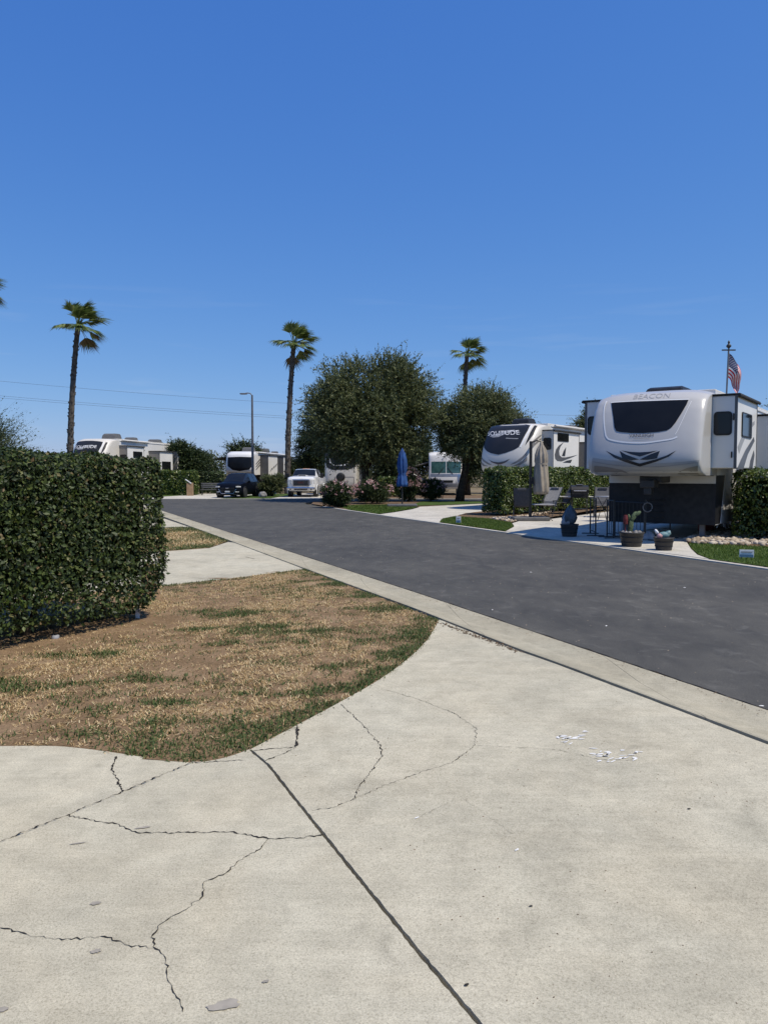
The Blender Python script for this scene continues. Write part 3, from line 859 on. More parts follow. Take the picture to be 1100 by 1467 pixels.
# strip across the second driveway
pts = scatter_poly(strip_poly, 26000, rng)
e = edge_dist(pts, strip_poly)
gq = rng.random(len(pts)) < np.clip(0.2 + 0.9 * np.exp(-e / 0.35) + 0.3 * wavy(pts, 2.0, 4), 0.1, 0.9)
v_, t_ = blades(pts[~gq], 0.028, 0.03, 0.08, 0.006, (0.5, 1.4), rng)
tag(np_mesh('dry_grass', v_, t_, 'straw'), 'parched grass on the small strip between the two left driveways', 'grass', kind='stuff')
v_, t_ = blades(pts[gq], 0.028, 0.03, 0.08, 0.006, (0.3, 1.2), rng)
tag(np_mesh('green_grass', v_, t_, 'dull_grass'), 'green grass rim of the small strip between the two left driveways', 'grass', kind='stuff')
def lush(poly, n, l0, l1, w, label, matn='lush_grass'):
    p = scatter_poly(poly, n, rng)
    v_, t_ = blades(p, 0.035, l0, l1, w, (0.1, 0.9), rng)
    tag(np_mesh('lawn_grass', v_, t_, matn), label, 'grass', kind='stuff')
vis_r = [kpt(1007)] + [G2(*p) for p in [(999, 796), (990, 787.5), (986, 781), (1130, 786)]] + [kpt(1130)]
lush(rlawn_poly, 70000, 0.03, 0.07, 0.006, 'green lawn beside the rock bed at the silver trailer')
lush(slawn, 22000, 0.03, 0.08, 0.008, 'green lawn patch in front of the clipped hedge')
lush(l2, 12000, 0.04, 0.08, 0.012, 'green lawn around the blue umbrella base', 'lush_grass')

# grit: chips and dust on the asphalt, litter along the gutter (nobody could count it)
def grit(name, pts, s0_, s1_, z, material, label):
    r_ = np.random.default_rng(5)
    n = len(pts); S_ = r_.uniform(s0_, s1_, n)[:, None]
    a_ = r_.uniform(0, 6.28, n)
    base = np.concatenate([pts, np.full((n, 1), z)], 1)
    c_, s_ = np.cos(a_)[:, None], np.sin(a_)[:, None]
    ax = np.concatenate([c_, s_, np.zeros((n, 1))], 1); ay = np.concatenate([-s_, c_, np.zeros((n, 1))], 1)
    v_ = np.stack([base - ax * S_, base + ay * S_ * .6, base + ax * S_, base - ay * S_ * .6, base + np.array([0, 0, 1]) * S_ * .6], 1).reshape(-1, 3)
    i = np.arange(n)[:, None] * 5
    t_ = np.concatenate([np.concatenate([i + b_, i + a, i + 4], 1) for a, b_ in ((0, 1), (1, 2), (2, 3), (3, 0))], 0)
    return tag(np_mesh(name, v_, t_, material), label, 'grit', kind='stuff')
rp_ = [G2(1100, 1015), G2(600, 849), G2(330, 762), G2(540, 742), G2(760, 772), G2(1100, 822)]
grit('road_grit', scatter_poly(rp_, 900, rng), .002, .009, .001, 'stones', 'scattered fine pale grit over the asphalt road')
edge_pts = np.array(resample(outer, 1500)); edge_pts = edge_pts[(edge_pts[:, 1] > 4) & (edge_pts[:, 1] < 30)]
edge_pts = np.repeat(edge_pts, 2, 0) + rng.normal(0, .05, (len(edge_pts) * 2, 2)) + np.array([-.06, -.03])
grit('gutter_grit', edge_pts, .002, .008, .012, 'mulch', 'dark litter and grit along the gutter edge')
tipl = np.array(resample([G2(632, 897), G2(665, 910), G2(700, 923), G2(745, 940)], 160)) + rng.normal(0, .025, (160, 2))
grit('leaf_litter', tipl, .004, .016, .034, 'mulch', 'dry leaf litter in the gap between slab and gutter')
sl_pts = scatter_poly([G2(640, 905), G2(1090, 1090), G2(1090, 1460), G2(690, 1460), G2(395, 1100)], 420, rng)
grit('slab_grit', sl_pts, .0015, .005, SZ + .001, 'mulch', 'fine dark grit specks lying on the concrete driveway')

# ================================================================ VEGETATION
def hedge(label, corner, along, across, L, Wd, H, n, leaf, material, seed, zb=0.18, lump=0.06, group=None, stems=None, seg_keep=None, name='hedge', tuck=0.0):
    """corner: ground point; box spans along*L and across*Wd"""
    r = np.random.default_rng(seed)
    al = np.array([along.x, along.y, 0]); ac = np.array([across.x, across.y, 0]); up = np.array([0, 0, 1.0])
    root = empty(name, (corner[0], corner[1], 0), 0, label, 'hedge', group)
    faces = [('w0', L * (H - zb)), ('w1', L * (H - zb)), ('s0', Wd * (H - zb)), ('s1', Wd * (H - zb)), ('top', L * Wd)]
    tot = sum(a for _, a in faces)
    Ps, Ns = [], []
    for nm, a in faces:
        k = int(n * a / tot)
        u = r.random(k); w = r.random(k)
        if nm in ('w0', 'w1'):
            s, q, z = u * L, np.full(k, 0.0 if nm == 'w0' else Wd), zb + w * (H - zb)
            nn = np.tile(ac * (-1 if nm == 'w0' else 1), (k, 1))
        elif nm in ('s0', 's1'):
            s, q, z = np.full(k, 0.0 if nm == 's0' else L), u * Wd, zb + w * (H - zb)
            nn = np.tile(al * (-1 if nm == 's0' else 1), (k, 1))
        else:
            s, q, z = u * L, w * Wd, np.full(k, H)
            nn = np.tile(up, (k, 1))
        Pl = np.stack([s, q, z], 1)
        Ps.append(Pl); Ns.append(nn)
    Pl = np.concatenate(Ps); nn = np.concatenate(Ns)
    if tuck:
        Pl[:, 0] += tuck * np.clip((0.75 - Pl[:, 2]) / 0.75, 0, 1) ** 1.5 * np.clip(1 - Pl[:, 0] / 1.2, 0, 1)
    # rounded shoulders: pull points towards the box core
    rr = 0.16
    c = np.stack([np.clip(Pl[:, 0], rr, L - rr), np.clip(Pl[:, 1], rr, Wd - rr), np.clip(Pl[:, 2], zb + rr * 0.6, H - rr)], 1)
    d = Pl - c
    ln = np.linalg.norm(d, axis=1, keepdims=True)
    d = d / np.maximum(ln, 1e-6)
    ph = r.uniform(0, 6.28, 12)
    lumpv = np.zeros(len(Pl))
    for k in range(6):
        f = 2.0 + k * 1.7
        lumpv += np.sin(Pl[:, 0] * f + ph[k] + 1.7 * Pl[:, 2]) * np.sin(Pl[:, 2] * f * 0.8 + Pl[:, 1] * f + ph[k + 6]) / (1 + 0.4 * k)
    depth = rr + lump * 0.5 * lumpv - np.abs(r.normal(0, 0.045, len(Pl))) + (r.random(len(Pl)) > 0.985) * r.uniform(0, 0.07, len(Pl))
    Pl = c + d * depth[:, None]
    W3 = Pl[:, :1] * al + Pl[:, 1:2] * ac + Pl[:, 2:3] * up
    dn = d[:, :1] * al + d[:, 1:2] * ac + d[:, 2:3] * up
    k = len(W3)
    N_ = unit(dn + r.normal(0, 0.55, (k, 3)) + up * 0.25)
    D_ = r.normal(0, 1, (k, 3)) + dn * 0.5 + up * 0.3
    D_ = D_ - N_ * np.sum(D_ * N_, 1, keepdims=True)
    sz = (0.5 + 0.9 * r.random(k) ** 1.6) * leaf * 1.1
    v_, t_ = leaves(W3, D_, N_, sz, sz * 0.30)
    o = np_mesh('foliage', v_, t_, material, root); tag(o, kind='stuff')
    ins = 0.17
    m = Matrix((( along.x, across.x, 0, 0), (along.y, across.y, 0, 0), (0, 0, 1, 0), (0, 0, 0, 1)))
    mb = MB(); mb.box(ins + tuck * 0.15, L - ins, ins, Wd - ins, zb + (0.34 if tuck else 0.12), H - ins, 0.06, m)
    mb.build('dark_filler', 'hedge_core', root)  # plain dark box added inside the leaves to block the view through
    ns = stems if stems is not None else [(x, Wd * 0.5) for x in np.arange(0.6, L, 1.1)]
    rn = random.Random(seed)
    for (s, q) in ns:
        b_ = along * s + across * q
        mb = MB()
        for j in range(4):
            a = rn.uniform(0, 6.28)
            mb.tube([b_ + Vector((math.cos(a) * .04, math.sin(a) * .04, -0.05)), b_ + Vector((math.cos(a) * .09, math.sin(a) * .09, 0.16)), b_ + Vector((math.cos(a) * .24, math.sin(a) * .24, zb + 0.4))], [0.05, 0.032, 0.018], 6)
        mb.build('stem', 'bark', root)
    return root

TH1 = rad(31); A1 = Vector((math.sin(TH1), math.cos(TH1), 0)); L1 = Vector((-math.cos(TH1), math.sin(TH1), 0))
hc = Vector((-2.46, 8.64, 0)) - L1 * 0.02
near_hedge = hedge('tall dark clipped hedge beside the parched lawn', hc, -A1, L1, 7.6, 1.35, 1.83, 135000, 0.044, 'hedge_leaf', 21, zb=0.15, lump=0.06,
      stems=[(0.55, .55), (1.45, .5), (2.35, .6), (3.4, .55), (4.6, .6), (6.0, .6)], tuck=0.45)
# pale young shoots and brown twigs poking from the near face
r = np.random.default_rng(8)
Pn, Dn, Ln = [], [], []
base_h = np.array([hc.x, hc.y, 0.0]); al_ = np.array([-A1.x, -A1.y, 0]); ac_ = np.array([L1.x, L1.y, 0])
for (s_, z_, n_) in [(1.62, .42, 26), (1.85, .40, 30), (2.0, .50, 16)] + [(r.uniform(.1, 6.5), 1.80 + r.uniform(-.05, .05), 7) for _ in range(46)] + [(r.uniform(.1, 6.5), r.uniform(.3, 1.7), 7) for _ in range(40)]:
    c_ = base_h + al_ * s_ + np.array([0, 0, z_]) - ac_ * 0.0
    if z_ > 1.7: c_ = c_ + ac_ * r.uniform(.02, 1.0)
    for _ in range(n_):
        Pn.append(c_ + r.normal(0, .035, 3)); Dn.append(r.normal(0, .6, 3) + np.array([0, 0, .8]) - ac_ * .4); Ln.append(r.uniform(.03, .06))
Pn, Dn, Ln = np.array(Pn), np.array(Dn), np.array(Ln)
v_, t_ = leaves(Pn - base_h, Dn, unit(r.normal(0, .6, Pn.shape) - ac_ * .6 + np.array([0, 0, .5])), Ln, Ln * .26)
tag(np_mesh('young_shoots', v_, t_, 'hedge_leaf_bright', near_hedge), kind='stuff')
n_ = 700
pp = base_h + al_ * r.uniform(0.1, 7, (n_, 1)) + np.array([0, 0, 1]) * r.uniform(.15, 1.78, (n_, 1)) + ac_ * r.uniform(.02, .08, (n_, 1))
v_, t_ = leaves(pp - base_h, r.normal(0, .6, (n_, 3)) + np.array([0, 0, .5]) - ac_ * .5, r.normal(0, 1, (n_, 3)), r.uniform(.05, .14, n_), np.full(n_, .0016))
tag(np_mesh('twigs', v_, t_, 'dead_frond', near_hedge), kind='stuff')
hs = Vector((4.5, 28.6, 0)); TH2 = rad(42); A2 = Vector((math.sin(TH2), math.cos(TH2), 0)); R2 = Vector((math.cos(TH2), -math.sin(TH2), 0))
hedge('clipped hedge with sunlit side behind the folded beige umbrella', hs, A2, -R2, 9.5, 1.05, 1.86, 34000, 0.08, 'hedge_leaf_bright', 22, zb=0.12, lump=0.10)
hr = G(1046, 775)
hedge('shaded clipped hedge at the end of the rock bed beside the silver trailer', hr, A, R, 8.0, 1.7, 1.70, 26000, 0.075, 'hedge_leaf_bright', 23, zb=0.10, lump=0.12)
hedge('far clipped hedge below the rear of the left trailer', (-13.95, 56.2), Vector((-1, 0, 0)), Vector((0, 1, 0)), 3.1, 1.1, 1.82, 9000, 0.13, 'hedge_leaf_bright', 24, zb=0.08, lump=0.12)
hedge('dark hedge end behind the garden bench under the trees', (-13.0, 60.6), Vector((-1, 0, 0)), Vector((0, 1, 0)), 1.7, 1.4, 1.75, 5000, 0.15, 'tree_leaf_dark', 25, zb=0.08)
hedge('short boxy hedge under the big tree behind the blue umbrella', P(543, 700, 52) * Vector((1, 1, 0)) if False else Vector((-0.4, 52, 0)), Vector((1, 0, 0)), Vector((0, 1, 0)), 1.5, 1.2, 1.35, 3500, 0.14, 'hedge_leaf_bright', 26, zb=0.08)

def crown_leaves(r, center, radii, n_clump, shoots, per, leaf, up_bias, shell=0.55, shoot_len=0.9, wisp=0.1, flat_bottom=None):
    """shoots of small leaves spread over uneven clumps; returns verts, tris, clump centres"""
    c = np.array(center); R_ = np.array(radii)
    d = unit(r.normal(0, 1, (n_clump, 3)))
    if flat_bottom is not None: d[:, 2] = np.maximum(d[:, 2], flat_bottom)
    rad_ = r.uniform(shell, 1.0, (n_clump, 1)) ** 0.7
    cl = c + d * rad_ * R_ * 0.82
    cs = r.uniform(0.16, 0.34, n_clump) * R_.mean()
    Pn, Dn, Nn, Ln = [], [], [], []
    TP, TD, TL = [], [], []
    for i in range(n_clump):
        k = int(shoots * (cs[i] / (0.25 * R_.mean())) ** 2)
        o = unit(r.normal(0, 1, (k, 3)))
        st = cl[i] + o * cs[i] * (r.random((k, 1)) ** 0.45) * np.array([1.1, 1.1, 0.8])
        outd = unit((st - c) / R_)
        dirv = unit(outd * 0.8 + o * 0.5 + np.array([0, 0, up_bias]) + r.normal(0, 0.45, (k, 3)))
        sl = shoot_len * r.uniform(0.5, 1.2, k) * np.where(r.random(k) < wisp, 1.6, 1.0)
        TP.append(st); TD.append(dirv); TL.append(sl)
        for j in range(per):
            t = (j + r.random(k)) / per
            p = st + dirv * (t * sl)[:, None] + np.array([0, 0, -0.18]) * (t * t * sl)[:, None]
            ld = unit(dirv * 0.7 + r.normal(0, 0.6, (k, 3)))
            Pn.append(p); Dn.append(ld); Nn.append(unit(r.normal(0, 0.7, (k, 3)) + np.array([0, 0, 0.8]))); Ln.append(leaf * r.uniform(0.6, 1.25, k) * (1.1 - 0.45 * t))
    Pn = np.concatenate(Pn); Dn = np.concatenate(Dn); Nn = np.concatenate(Nn); Ln = np.concatenate(Ln)
    v_, t_ = leaves(Pn, Dn, Nn, Ln, Ln * 0.20)
    tp_, td_, tl_ = np.concatenate(TP), np.concatenate(TD), np.concatenate(TL)
    v2_, t2_ = leaves(tp_, td_ + np.array([0, 0, -0.09]), unit(r.normal(0, 1, tp_.shape)), tl_, np.full(len(tp_), leaf * 0.035))
    v_, t_ = np.concatenate([v_, v2_]), np.concatenate([t_, t2_ + len(v_)])
    return v_, t_, cl
def tree(label, base, center_z, radii, n_clump, shoots, per, leaf, trunk_r, material, seed, up_bias=0.3, lean=(0, 0), fork=1.6, group=None, name='tree', cat='tree', shell=0.45, shoot_len=0.9, wisp=0.12, offset=(0, 0), flat_bottom=None, limbs=14):
    r = np.random.default_rng(seed); rn = random.Random(seed)
    root = empty(name, (base[0], base[1], 0), 0, label, cat, group)
    cc = (lean[0] + offset[0], lean[1] + offset[1], center_z)
    v_, t_, cl = crown_leaves(r, cc, radii, n_clump, shoots, per, leaf, up_bias, shell, shoot_len, wisp, flat_bottom)
    low = v_[:, 2].min()
    if low < 0.05: v_[:, 2] = np.maximum(v_[:, 2], 0.06 + 0.1 * r.random(len(v_)))
    tag(np_mesh('crown', v_, t_, material, root), kind='stuff')
    mb = MB()
    tp = Vector((lean[0] * 0.6, lean[1] * 0.6, fork))
    pts = [Vector((0, 0, -0.1)), Vector((lean[0] * .15, lean[1] * .15, fork * .3)), Vector((lean[0] * .4, lean[1] * .4, fork * .7)), tp]
    mb.tube(pts, [trunk_r * 1.35, trunk_r * 1.05, trunk_r * .92, trunk_r * .85], 10)
    tr_ = mb.build('trunk', 'bark', root, True)
    idx = rn.sample(range(len(cl)), min(limbs, len(cl)))
    for i in idx:
        e_ = Vector(cl[i])
        m1 = tp.lerp(e_, 0.45) + Vector((rn.uniform(-.2, .2), rn.uniform(-.2, .2), rn.uniform(0.0, .35)))
        MB().tube([tp - Vector((0, 0, .15)), m1, e_], [trunk_r * .5, trunk_r * .3, trunk_r * .1], 6).build('limb', 'bark', tr_, True)
    return root

# the two broad trees in the bed by the blue umbrella
tb = G(523, 717.0)
tree('big spreading olive green tree above the oleander bushes', (-1.1, 44.8), 4.9, (4.2, 3.4, 3.85), 120, 85, 11, 0.19, 0.24, 'tree_leaf', 31, up_bias=0.35, fork=2.0, shoot_len=0.75, wisp=0.16, shell=0.35, offset=(0.2, 0), flat_bottom=-0.64, limbs=18)
tree('lower dark olive tree with leaning trunk beside the motorhome', (4.35, 44.0), 4.15, (2.95, 2.6, 2.35), 75, 75, 10, 0.17, 0.22, 'tree_leaf', 32, up_bias=0.25, lean=(0.7, 0), fork=2.3, shoot_len=0.7, wisp=0.15, shell=0.35, offset=(0.35, 0), flat_bottom=-0.5)
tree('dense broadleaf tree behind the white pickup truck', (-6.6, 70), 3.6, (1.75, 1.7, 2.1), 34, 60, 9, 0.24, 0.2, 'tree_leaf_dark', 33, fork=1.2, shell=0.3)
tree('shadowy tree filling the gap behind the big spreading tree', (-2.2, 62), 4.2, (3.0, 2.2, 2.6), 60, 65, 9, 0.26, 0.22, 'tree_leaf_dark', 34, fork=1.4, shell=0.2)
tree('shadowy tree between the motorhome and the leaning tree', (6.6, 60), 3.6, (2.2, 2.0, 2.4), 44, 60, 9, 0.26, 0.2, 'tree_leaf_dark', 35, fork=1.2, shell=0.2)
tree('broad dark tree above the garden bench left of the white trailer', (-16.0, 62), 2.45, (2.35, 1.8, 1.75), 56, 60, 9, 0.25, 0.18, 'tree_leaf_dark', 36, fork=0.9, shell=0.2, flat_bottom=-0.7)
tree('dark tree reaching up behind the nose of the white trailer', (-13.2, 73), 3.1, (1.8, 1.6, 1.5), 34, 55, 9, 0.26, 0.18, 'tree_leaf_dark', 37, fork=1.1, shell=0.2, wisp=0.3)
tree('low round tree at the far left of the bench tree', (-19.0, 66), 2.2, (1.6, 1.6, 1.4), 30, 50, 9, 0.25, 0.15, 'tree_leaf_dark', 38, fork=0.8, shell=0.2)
tree('feathery grey green tree rising behind the tall dark hedge', (-14.9, 26.0), 2.45, (2.1, 1.7, 1.35), 50, 95, 16, 0.10, 0.14, 'feather_leaf', 39, up_bias=0.75, fork=0.9, shell=0.25, shoot_len=1.0, wisp=0.35)
tree('leafy tree top behind the flag on the silver trailer', (26.2, 46), 4.9, (2.5, 2.3, 2.3), 50, 60, 9, 0.22, 0.22, 'tree_leaf', 40, fork=2.0, shell=0.3)
tree('distant tree top peeping over the silver trailer slide out', (14.5, 52), 4.9, (1.1, 1.1, 1.6), 20, 50, 9, 0.22, 0.15, 'tree_leaf', 41, fork=2.5, shell=0.2)
for k, (x, y, z, rx, rz, lb) in enumerate([(-8.3, 78, 1.7, 2.2, 1.5, 'low green tree behind the rear of the white trailer'), (-4.9, 80, 1.9, 1.9, 1.6, 'low tree beyond the palm beside the pickup truck'),
                                           (11.0, 66, 2.6, 3.0, 2.2, 'tree mass behind the trailer with smiling chin decal'), (16.5, 60, 2.4, 2.6, 2.0, 'tree behind the hedge and patio grill'),
                                           (2.6, 66, 3.0, 2.6, 2.4, 'dark tree directly behind the motorhome'), (0.6, 59, 2.0, 2.0, 1.9, 'added dark tree standing in for the shade behind the blue umbrella')]):  # last tree is added to darken the see-through gap behind the umbrella
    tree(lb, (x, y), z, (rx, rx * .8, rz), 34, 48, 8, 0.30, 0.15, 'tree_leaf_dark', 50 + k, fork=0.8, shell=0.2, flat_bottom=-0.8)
# round shrub beside the truck
tree('rounded brown green shrub between the dark car and the pickup', (-7.9, 53.5), 0.85, (0.98, 0.9, 0.85), 30, 55, 8, 0.14, 0.06, 'tree_leaf', 61, fork=0.35, shell=0.3, shoot_len=0.3, wisp=0.02, name='shrub', cat='shrub', limbs=6)

# oleanders in bloom
def oleander(label, px, base_y, w_px, top_y, Y, seed, nb):
    g = G(px, base_y)
    Y = g.y
    hw = w_px / 2 * Y / F_PX
    H = CAM_H + (HOR - top_y) * Y / F_PX
    root = tree(label, (g.x, g.y), H * 0.52, (hw * 0.92, hw * 0.85, H * 0.46), 34, 62, 9, 0.11, 0.04, 'tree_leaf_dark', seed, up_bias=0.5, fork=0.3, shell=0.3, shoot_len=0.3, wisp=0.05, name='oleander_bush', cat='bush', group='oleander bushes in the tree bed', limbs=6)
    r = np.random.default_rng(seed + 5)
    d = unit(r.normal(0, 1, (nb, 3))); d[:, 2] = np.abs(d[:, 2]) * 1.0 - 0.15; d = unit(d); d[:, 1] = -np.abs(d[:, 1])
    c = np.array([0, 0, H * 0.52]) + d * np.array([hw, hw * .95, H * 0.5]) * r.uniform(0.93, 1.05, (nb, 1))
    Pn = np.repeat(c, 9, 0) + r.normal(0, 0.05, (nb * 9, 3))
    v_, t_ = leaves(Pn, r.normal(0, 1, (nb * 9, 3)), unit(r.normal(0, .6, (nb * 9, 3)) + np.array([0.3, -0.5, 0.7])), np.full(nb * 9, 0.07), np.full(nb * 9, 0.032))
    tag(np_mesh('blossoms', v_, t_, 'blossom', root), kind='stuff')
    return root
oleander('oleander bush with few pink blooms next to the pickup, at the kerb corner', 484, 727.5, 46, 688, 36, 71, 18)
oleander('wide oleander with pale pink blooms between kerb corner bush and blue umbrella', 533, 722.0, 60, 689, 40, 72, 40)
oleander('tall pink oleander in full bloom right behind the blue umbrella', 585, 719.5, 34, 670, 42, 73, 70)
oleander('low round oleander with scattered pink blooms in front of the motorhome', 617, 719.0, 44, 686, 42, 74, 34)

# ---- fan palms, crowns blown to the right
def palm(label, base, H, crown_r, trunk_r, seed, lean=0.0, n_fr=34):
    rn = random.Random(seed)
    root = empty('palm_tree', (base[0], base[1], 0), 0, label, 'palm', 'fan palms')
    mb = MB()
    n = 46
    pts, rs = [], []
    for i in range(n):
        t = i / (n - 1)
        pts.append(Vector((lean * t * t, 0, -0.1 + (H + 0.1) * t)))
        rs.append(trunk_r * (1.35 - 0.5 * t ** 0.6) * (1.0 + 0.07 * (i % 2)) * (1.12 if t > 0.96 else 1))
    mb.tube(pts, rs, 12)
    tr_ = mb.build('trunk', 'palm_bark', root)
    # leaf-base stubs
    mb = MB()
    for i in range(170):
        t = rn.random(); a = rn.uniform(0, 6.28); z = H * t
        rr = trunk_r * (1.35 - 0.5 * t ** 0.6); x0 = lean * t * t
        c, s = math.cos(a), math.sin(a)
        mb.tube([(x0 + c * rr * .9, s * rr * .9, z), (x0 + c * rr * 1.28, s * rr * 1.28, z + .10)], [0.06, 0.03], 4)
    tag(mb.build('leaf_base_stubs', 'palm_bark', tr_), kind='stuff')
    top = Vector((lean, 0, H))
    for i in range(n_fr):
        a = 2 * math.pi * i / n_fr * 2.4 + rn.uniform(-.3, .3)
        q = (i + 0.5) / n_fr
        el = rad(88) - q * rad(112) + rn.uniform(-.12, .12)       # upright young leaves to hanging old ones
        d = Vector((math.cos(a) * math.cos(el), math.sin(a) * math.cos(el), math.sin(el)))
        d = (d + Vector((0.30, -0.05, 0.05))).normalized()
        pl = crown_r * rn.uniform(0.42, 0.75)
        hang = q > 0.86
        p0 = top + Vector((rn.uniform(-.08, .08), rn.uniform(-.08, .08), -0.15 * q))
        p1 = p0 + d * pl * 0.6
        p2 = p0 + d * pl + Vector((0, 0, -0.12 * pl))
        mb = MB().tube([p0, p1, p2], [0.035, 0.025, 0.018], 4)
        # fan blade
        side = d.cross(Vector((0, 0, 1)))
        if side.length < 0.2: side = Vector((0, 1, 0))
        side.normalize()
        nrm = side.cross(d).normalized()
        wind = Vector((0.55, 0, -0.12)) if d.x > -0.2 else Vector((0.12, 0, -0.40))
        ax = (d * 1.0 + wind * 0.55 + Vector((0, 0, 0.02 - 0.55 * q))).normalized()
        ns = 19
        fr = crown_r * rn.uniform(0.6, 0.82)
        for k in range(ns):
            th = rad(-62 + 124 * k / (ns - 1))
            dd = (ax * math.cos(th) + side * math.sin(th) * 0.8 + nrm * (0.10 * math.cos(3 * th))).normalized()
            ll = fr * (0.72 + 0.28 * math.cos(th)) * rn.uniform(0.9, 1.08)
            m_ = p2 + dd * ll * 0.55 + nrm * rn.uniform(-.02, .02)
            e_ = p2 + dd * ll + Vector((0.10, 0, -0.20)) * ll * rn.uniform(0.5, 1.3)
            w = dd.cross(nrm).normalized() * (0.048 * crown_r / 1.6)
            mb.add([p2 - w * .3, p2 + w * .3, m_ + w, m_ - w, e_], [(0, 1, 2, 3), (3, 2, 4)])
        mb.build('frond', 'dead_frond' if (hang and rn.random() < 0.4) else 'frond', root)
    return root
def palm_px(label, px_top, py_top, px_base, Y, crown_px, seed, n_fr=34):
    t = P(px_top, py_top, Y)
    b_ = P(px_base, 690, Y)
    cr = crown_px / 2 * Y / F_PX
    return palm(label, (b_.x, Y), t.z - cr * 0.45, cr * 1.05, 0.20, seed, t.x - b_.x, n_fr)
palm_px('tall fan palm rising behind the trailer with the black awning', 112, 452, 101, 58, 62, 81)
palm_px('tall slightly leaning fan palm beside the white pickup truck', 421, 480, 412, 62, 56, 82)
palm_px('fan palm rising behind the leaning dark tree', 669, 497, 661, 72, 46, 83)
palm_px('fan palm whose windblown crown stands left of the feathery tree', -37, 397, -47, 48, 62, 84)

# far wood closing the view behind the park, one mass
r = np.random.default_rng(99)
n_ = 2600
xs = r.uniform(-60, 75, n_); hh = 2.6 + 0.7 * np.sin(xs * .21) + .5 * np.sin(xs * .53 + 1) + r.uniform(-.3, .5, n_)
c_ = np.stack([xs, 92 + r.uniform(0, 7, n_), r.random(n_) ** .7 * hh], 1)
k_ = 26
Pn = np.repeat(c_, k_, 0) + r.normal(0, .38, (n_ * k_, 3)); Pn[:, 2] = np.maximum(Pn[:, 2], 0)
v_, t_ = leaves(Pn, r.normal(0, 1, (n_ * k_, 3)), unit(r.normal(0, .7, (n_ * k_, 3)) + np.array([0, 0, .7])), r.uniform(.2, .42, n_ * k_), r.uniform(.06, .12, n_ * k_))
tag(np_mesh('far_wood', v_, t_, 'tree_leaf'), 'low belt of distant trees closing the view behind the trailers', 'trees', kind='stuff')

# ================================================================ TRAILERS
def rrect(a0, a1, b0, b1, r, n=4):
    r = min(r, abs(a1 - a0) / 2.01, abs(b1 - b0) / 2.01)
    out = []
    for (cx_, cy_, s) in [(a1 - r, b1 - r, 0), (a0 + r, b1 - r, 90), (a0 + r, b0 + r, 180), (a1 - r, b0 + r, 270)]:
        for k in range(n + 1):
            t = rad(s + 90 * k / n)
            out.append((cx_ + r * math.cos(t), cy_ + r * math.sin(t)))
    return out
def plate(name, material, parent, axis, const, pts, th):
    """thin solid plate: outline pts on plane x=const (y,z) or y=const (x,z); th > 0 grows along +axis"""
    mb = MB().prism(pts, 0, 1)
    def mp(p):
        a, b_, t = p
        return (const + th * t, a, b_) if axis == 'x' else (a, const + th * t, b_)
    mb.v = [mp(p) for p in mb.v]
    o = mb.build(name, material, parent)
    bm_ = bmesh.new(); bm_.from_mesh(o.data); bmesh.ops.recalc_face_normals(bm_, faces=bm_.faces[:]); bm_.to_mesh(o.data); bm_.free()
    return o
def text_geo(body, shear=0.0):
    cu = bpy.data.curves.new('lettering', 'FONT')
    cu.body = body; cu.size = 1.0; cu.shear = shear; cu.resolution_u = 3
    ob = bpy.data.objects.new('lettering', cu); col.objects.link(ob)
    bpy.context.view_layer.update()
    me = ob.evaluated_get(bpy.context.evaluated_depsgraph_get()).to_mesh()
    vs_ = [(v_.co.x, v_.co.y) for v_ in me.vertices]; fs_ = [tuple(p.vertices) for p in me.polygons]
    bpy.data.objects.remove(ob); bpy.data.curves.remove(cu)
    a = np.array(vs_); lo, hi = a.min(0), a.max(0)
    return [((x - lo[0]) / (hi[0] - lo[0]), (y - lo[1]) / (hi[1] - lo[1])) for x, y in vs_], fs_
def drape(name, material, parent, vs2, fs2, surf, off, step=0.07, cut=True):
    """lay flat outlines given in (x, z) onto the curved front y = surf(x, z)"""
    bm_ = bmesh.new()
    q = [bm_.verts.new((x, 0, z)) for x, z in vs2]
    for f in fs2:
        try: bm_.faces.new([q[i] for i in f])
        except ValueError: pass
    bmesh.ops.triangulate(bm_, faces=bm_.faces[:], ngon_method='EAR_CLIP')
    if cut:
        xs = [v_[0] for v_ in vs2]; zs = [v_[1] for v_ in vs2]
        x = min(xs) + step
        while x < max(xs):
            bmesh.ops.bisect_plane(bm_, geom=bm_.verts[:] + bm_.edges[:] + bm_.faces[:], plane_co=(x, 0, 0), plane_no=(1, 0, 0)); x += step
        z = min(zs) + step
        while z < max(zs):
            bmesh.ops.bisect_plane(bm_, geom=bm_.verts[:] + bm_.edges[:] + bm_.faces[:], plane_co=(0, 0, z), plane_no=(0, 0, 1)); z += step
    for v_ in bm_.verts:
        v_.co.y = surf(v_.co.x, v_.co.z) - off
    for f in bm_.faces:
        f.normal_update()
        if f.normal.y > 0: f.normal_flip()
        f.smooth = True
    me = bpy.data.meshes.new(name); bm_.to_mesh(me); bm_.free()
    me.materials.append(M[material])
    return link(bpy.data.objects.new(name, me), parent)

